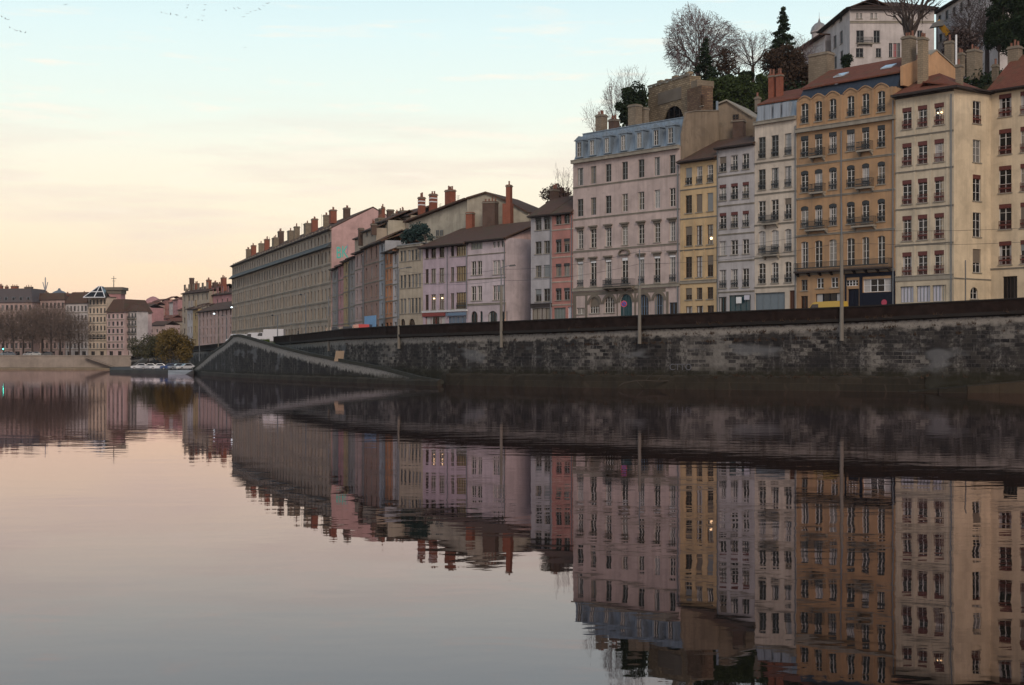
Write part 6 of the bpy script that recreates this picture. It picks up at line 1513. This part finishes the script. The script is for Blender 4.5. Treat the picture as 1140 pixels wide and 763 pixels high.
SKY = [(0, lin(236,190,165)), (.03, lin(244,205,178)), (.06, lin(250,223,188)), (.10, lin(250,234,206)), (.135, lin(247,240,218)), (.175, lin(233,243,231)), (.225, lin(221,240,238)), (.30, lin(190,222,234)), (.5, lin(150,180,205)), (1, lin(105,130,160))]
base_c = ramp(t, s.outputs[2], SKY, 'LINEAR')
# the sky away from the glow is cooler and dimmer
az = t.nodes.new('ShaderNodeVectorMath'); az.operation = 'DOT_PRODUCT'; L(t, tc, az.inputs[0]); az.inputs[1].default_value = Vector((-.35,.94,0)).normalized()
cool = ramp(t, s.outputs[2], [(0, lin(214,196,190)), (.12, lin(212,200,198)), (.3, lin(190,190,200)), (1, lin(125,140,160))], 'LINEAR')
f = mrange(t, az.outputs['Value'], .55, -.5)
colr = mixc(t, f, base_c, cool)
# thin banded cloud, built in real directions
cv_ = t.nodes.new('ShaderNodeCombineXYZ')
def wm(op, a, b):
    n = t.nodes.new('ShaderNodeMath'); n.operation = op
    for i, q in enumerate((a, b)):
        if hasattr(q, 'links'): L(t, q, n.inputs[i])
        else: n.inputs[i].default_value = q
    return n.outputs[0]
n1 = noise(t, scaled(t, tc, (3.2, 3.2, 30)), 1.6, 6, .6); n2 = noise(t, scaled(t, tc, (7, 7, 60)), 2.0, 5, .6)
zone = wm('MULTIPLY', mrange(t, s.outputs[2], .04, .09), mrange(t, s.outputs[2], .19, .13))
k = wm('MULTIPLY', mrange(t, n1, .46, .64), zone)
colr = mixc(t, wm('MULTIPLY', k, .5), colr, lin(230,211,198))
k2 = wm('MULTIPLY', wm('MULTIPLY', mrange(t, n2, .54, .7), mrange(t, s.outputs[2], .08, .13)), mrange(t, s.outputs[2], .3, .2))
colr = mixc(t, wm('MULTIPLY', k2, .5), colr, lin(255,240,222))
nis = t.nodes.new('ShaderNodeTexSky'); nis.sky_type = 'NISHITA'; nis.sun_disc = False; nis.sun_elevation = R(31); nis.sun_rotation = R(169)
b1 = t.nodes.new('ShaderNodeBackground'); L(t, colr, b1.inputs[0]); b1.inputs[1].default_value = 1.08
b2 = t.nodes.new('ShaderNodeBackground'); L(t, nis.outputs[0], b2.inputs[0]); b2.inputs[1].default_value = .008
ad = t.nodes.new('ShaderNodeAddShader'); L(t, b1.outputs[0], ad.inputs[0]); L(t, b2.outputs[0], ad.inputs[1])
ow = t.nodes.new('ShaderNodeOutputWorld'); L(t, ad.outputs[0], ow.inputs[0])

sl_ = bpy.data.lights.new('facade_fill', 'SUN'); sl_.energy = 1.6; sl_.angle = R(22); sl_.color = (1,.84,.68)  # added warm fill from behind the viewer to brighten facades; real sun is down
so = bpy.data.objects.new('facade_fill', sl_); col.objects.link(so); so.rotation_euler = Vector((-.15,.85,-.52)).to_track_quat('-Z', 'Y').to_euler()

cd = bpy.data.cameras.new('camera'); cam = bpy.data.objects.new('camera', cd); col.objects.link(cam); sc.camera = cam
cam.location = (0, 0, CH); cam.rotation_euler = (R(90), 0, 0); cd.sensor_width = 36; cd.lens = 36*F/1140; cd.clip_end = 8000; cd.clip_start = .2
cd.shift_y = (HY-381.5)/1140
vs = sc.view_settings; vs.view_transform = 'Standard'; vs.look = 'None'; vs.exposure = 0; vs.gamma = 1; vs.use_curve_mapping = False
sc.render.engine = 'CYCLES'; sc.cycles.max_bounces = 6; sc.cycles.diffuse_bounces = 2; sc.cycles.glossy_bounces = 3
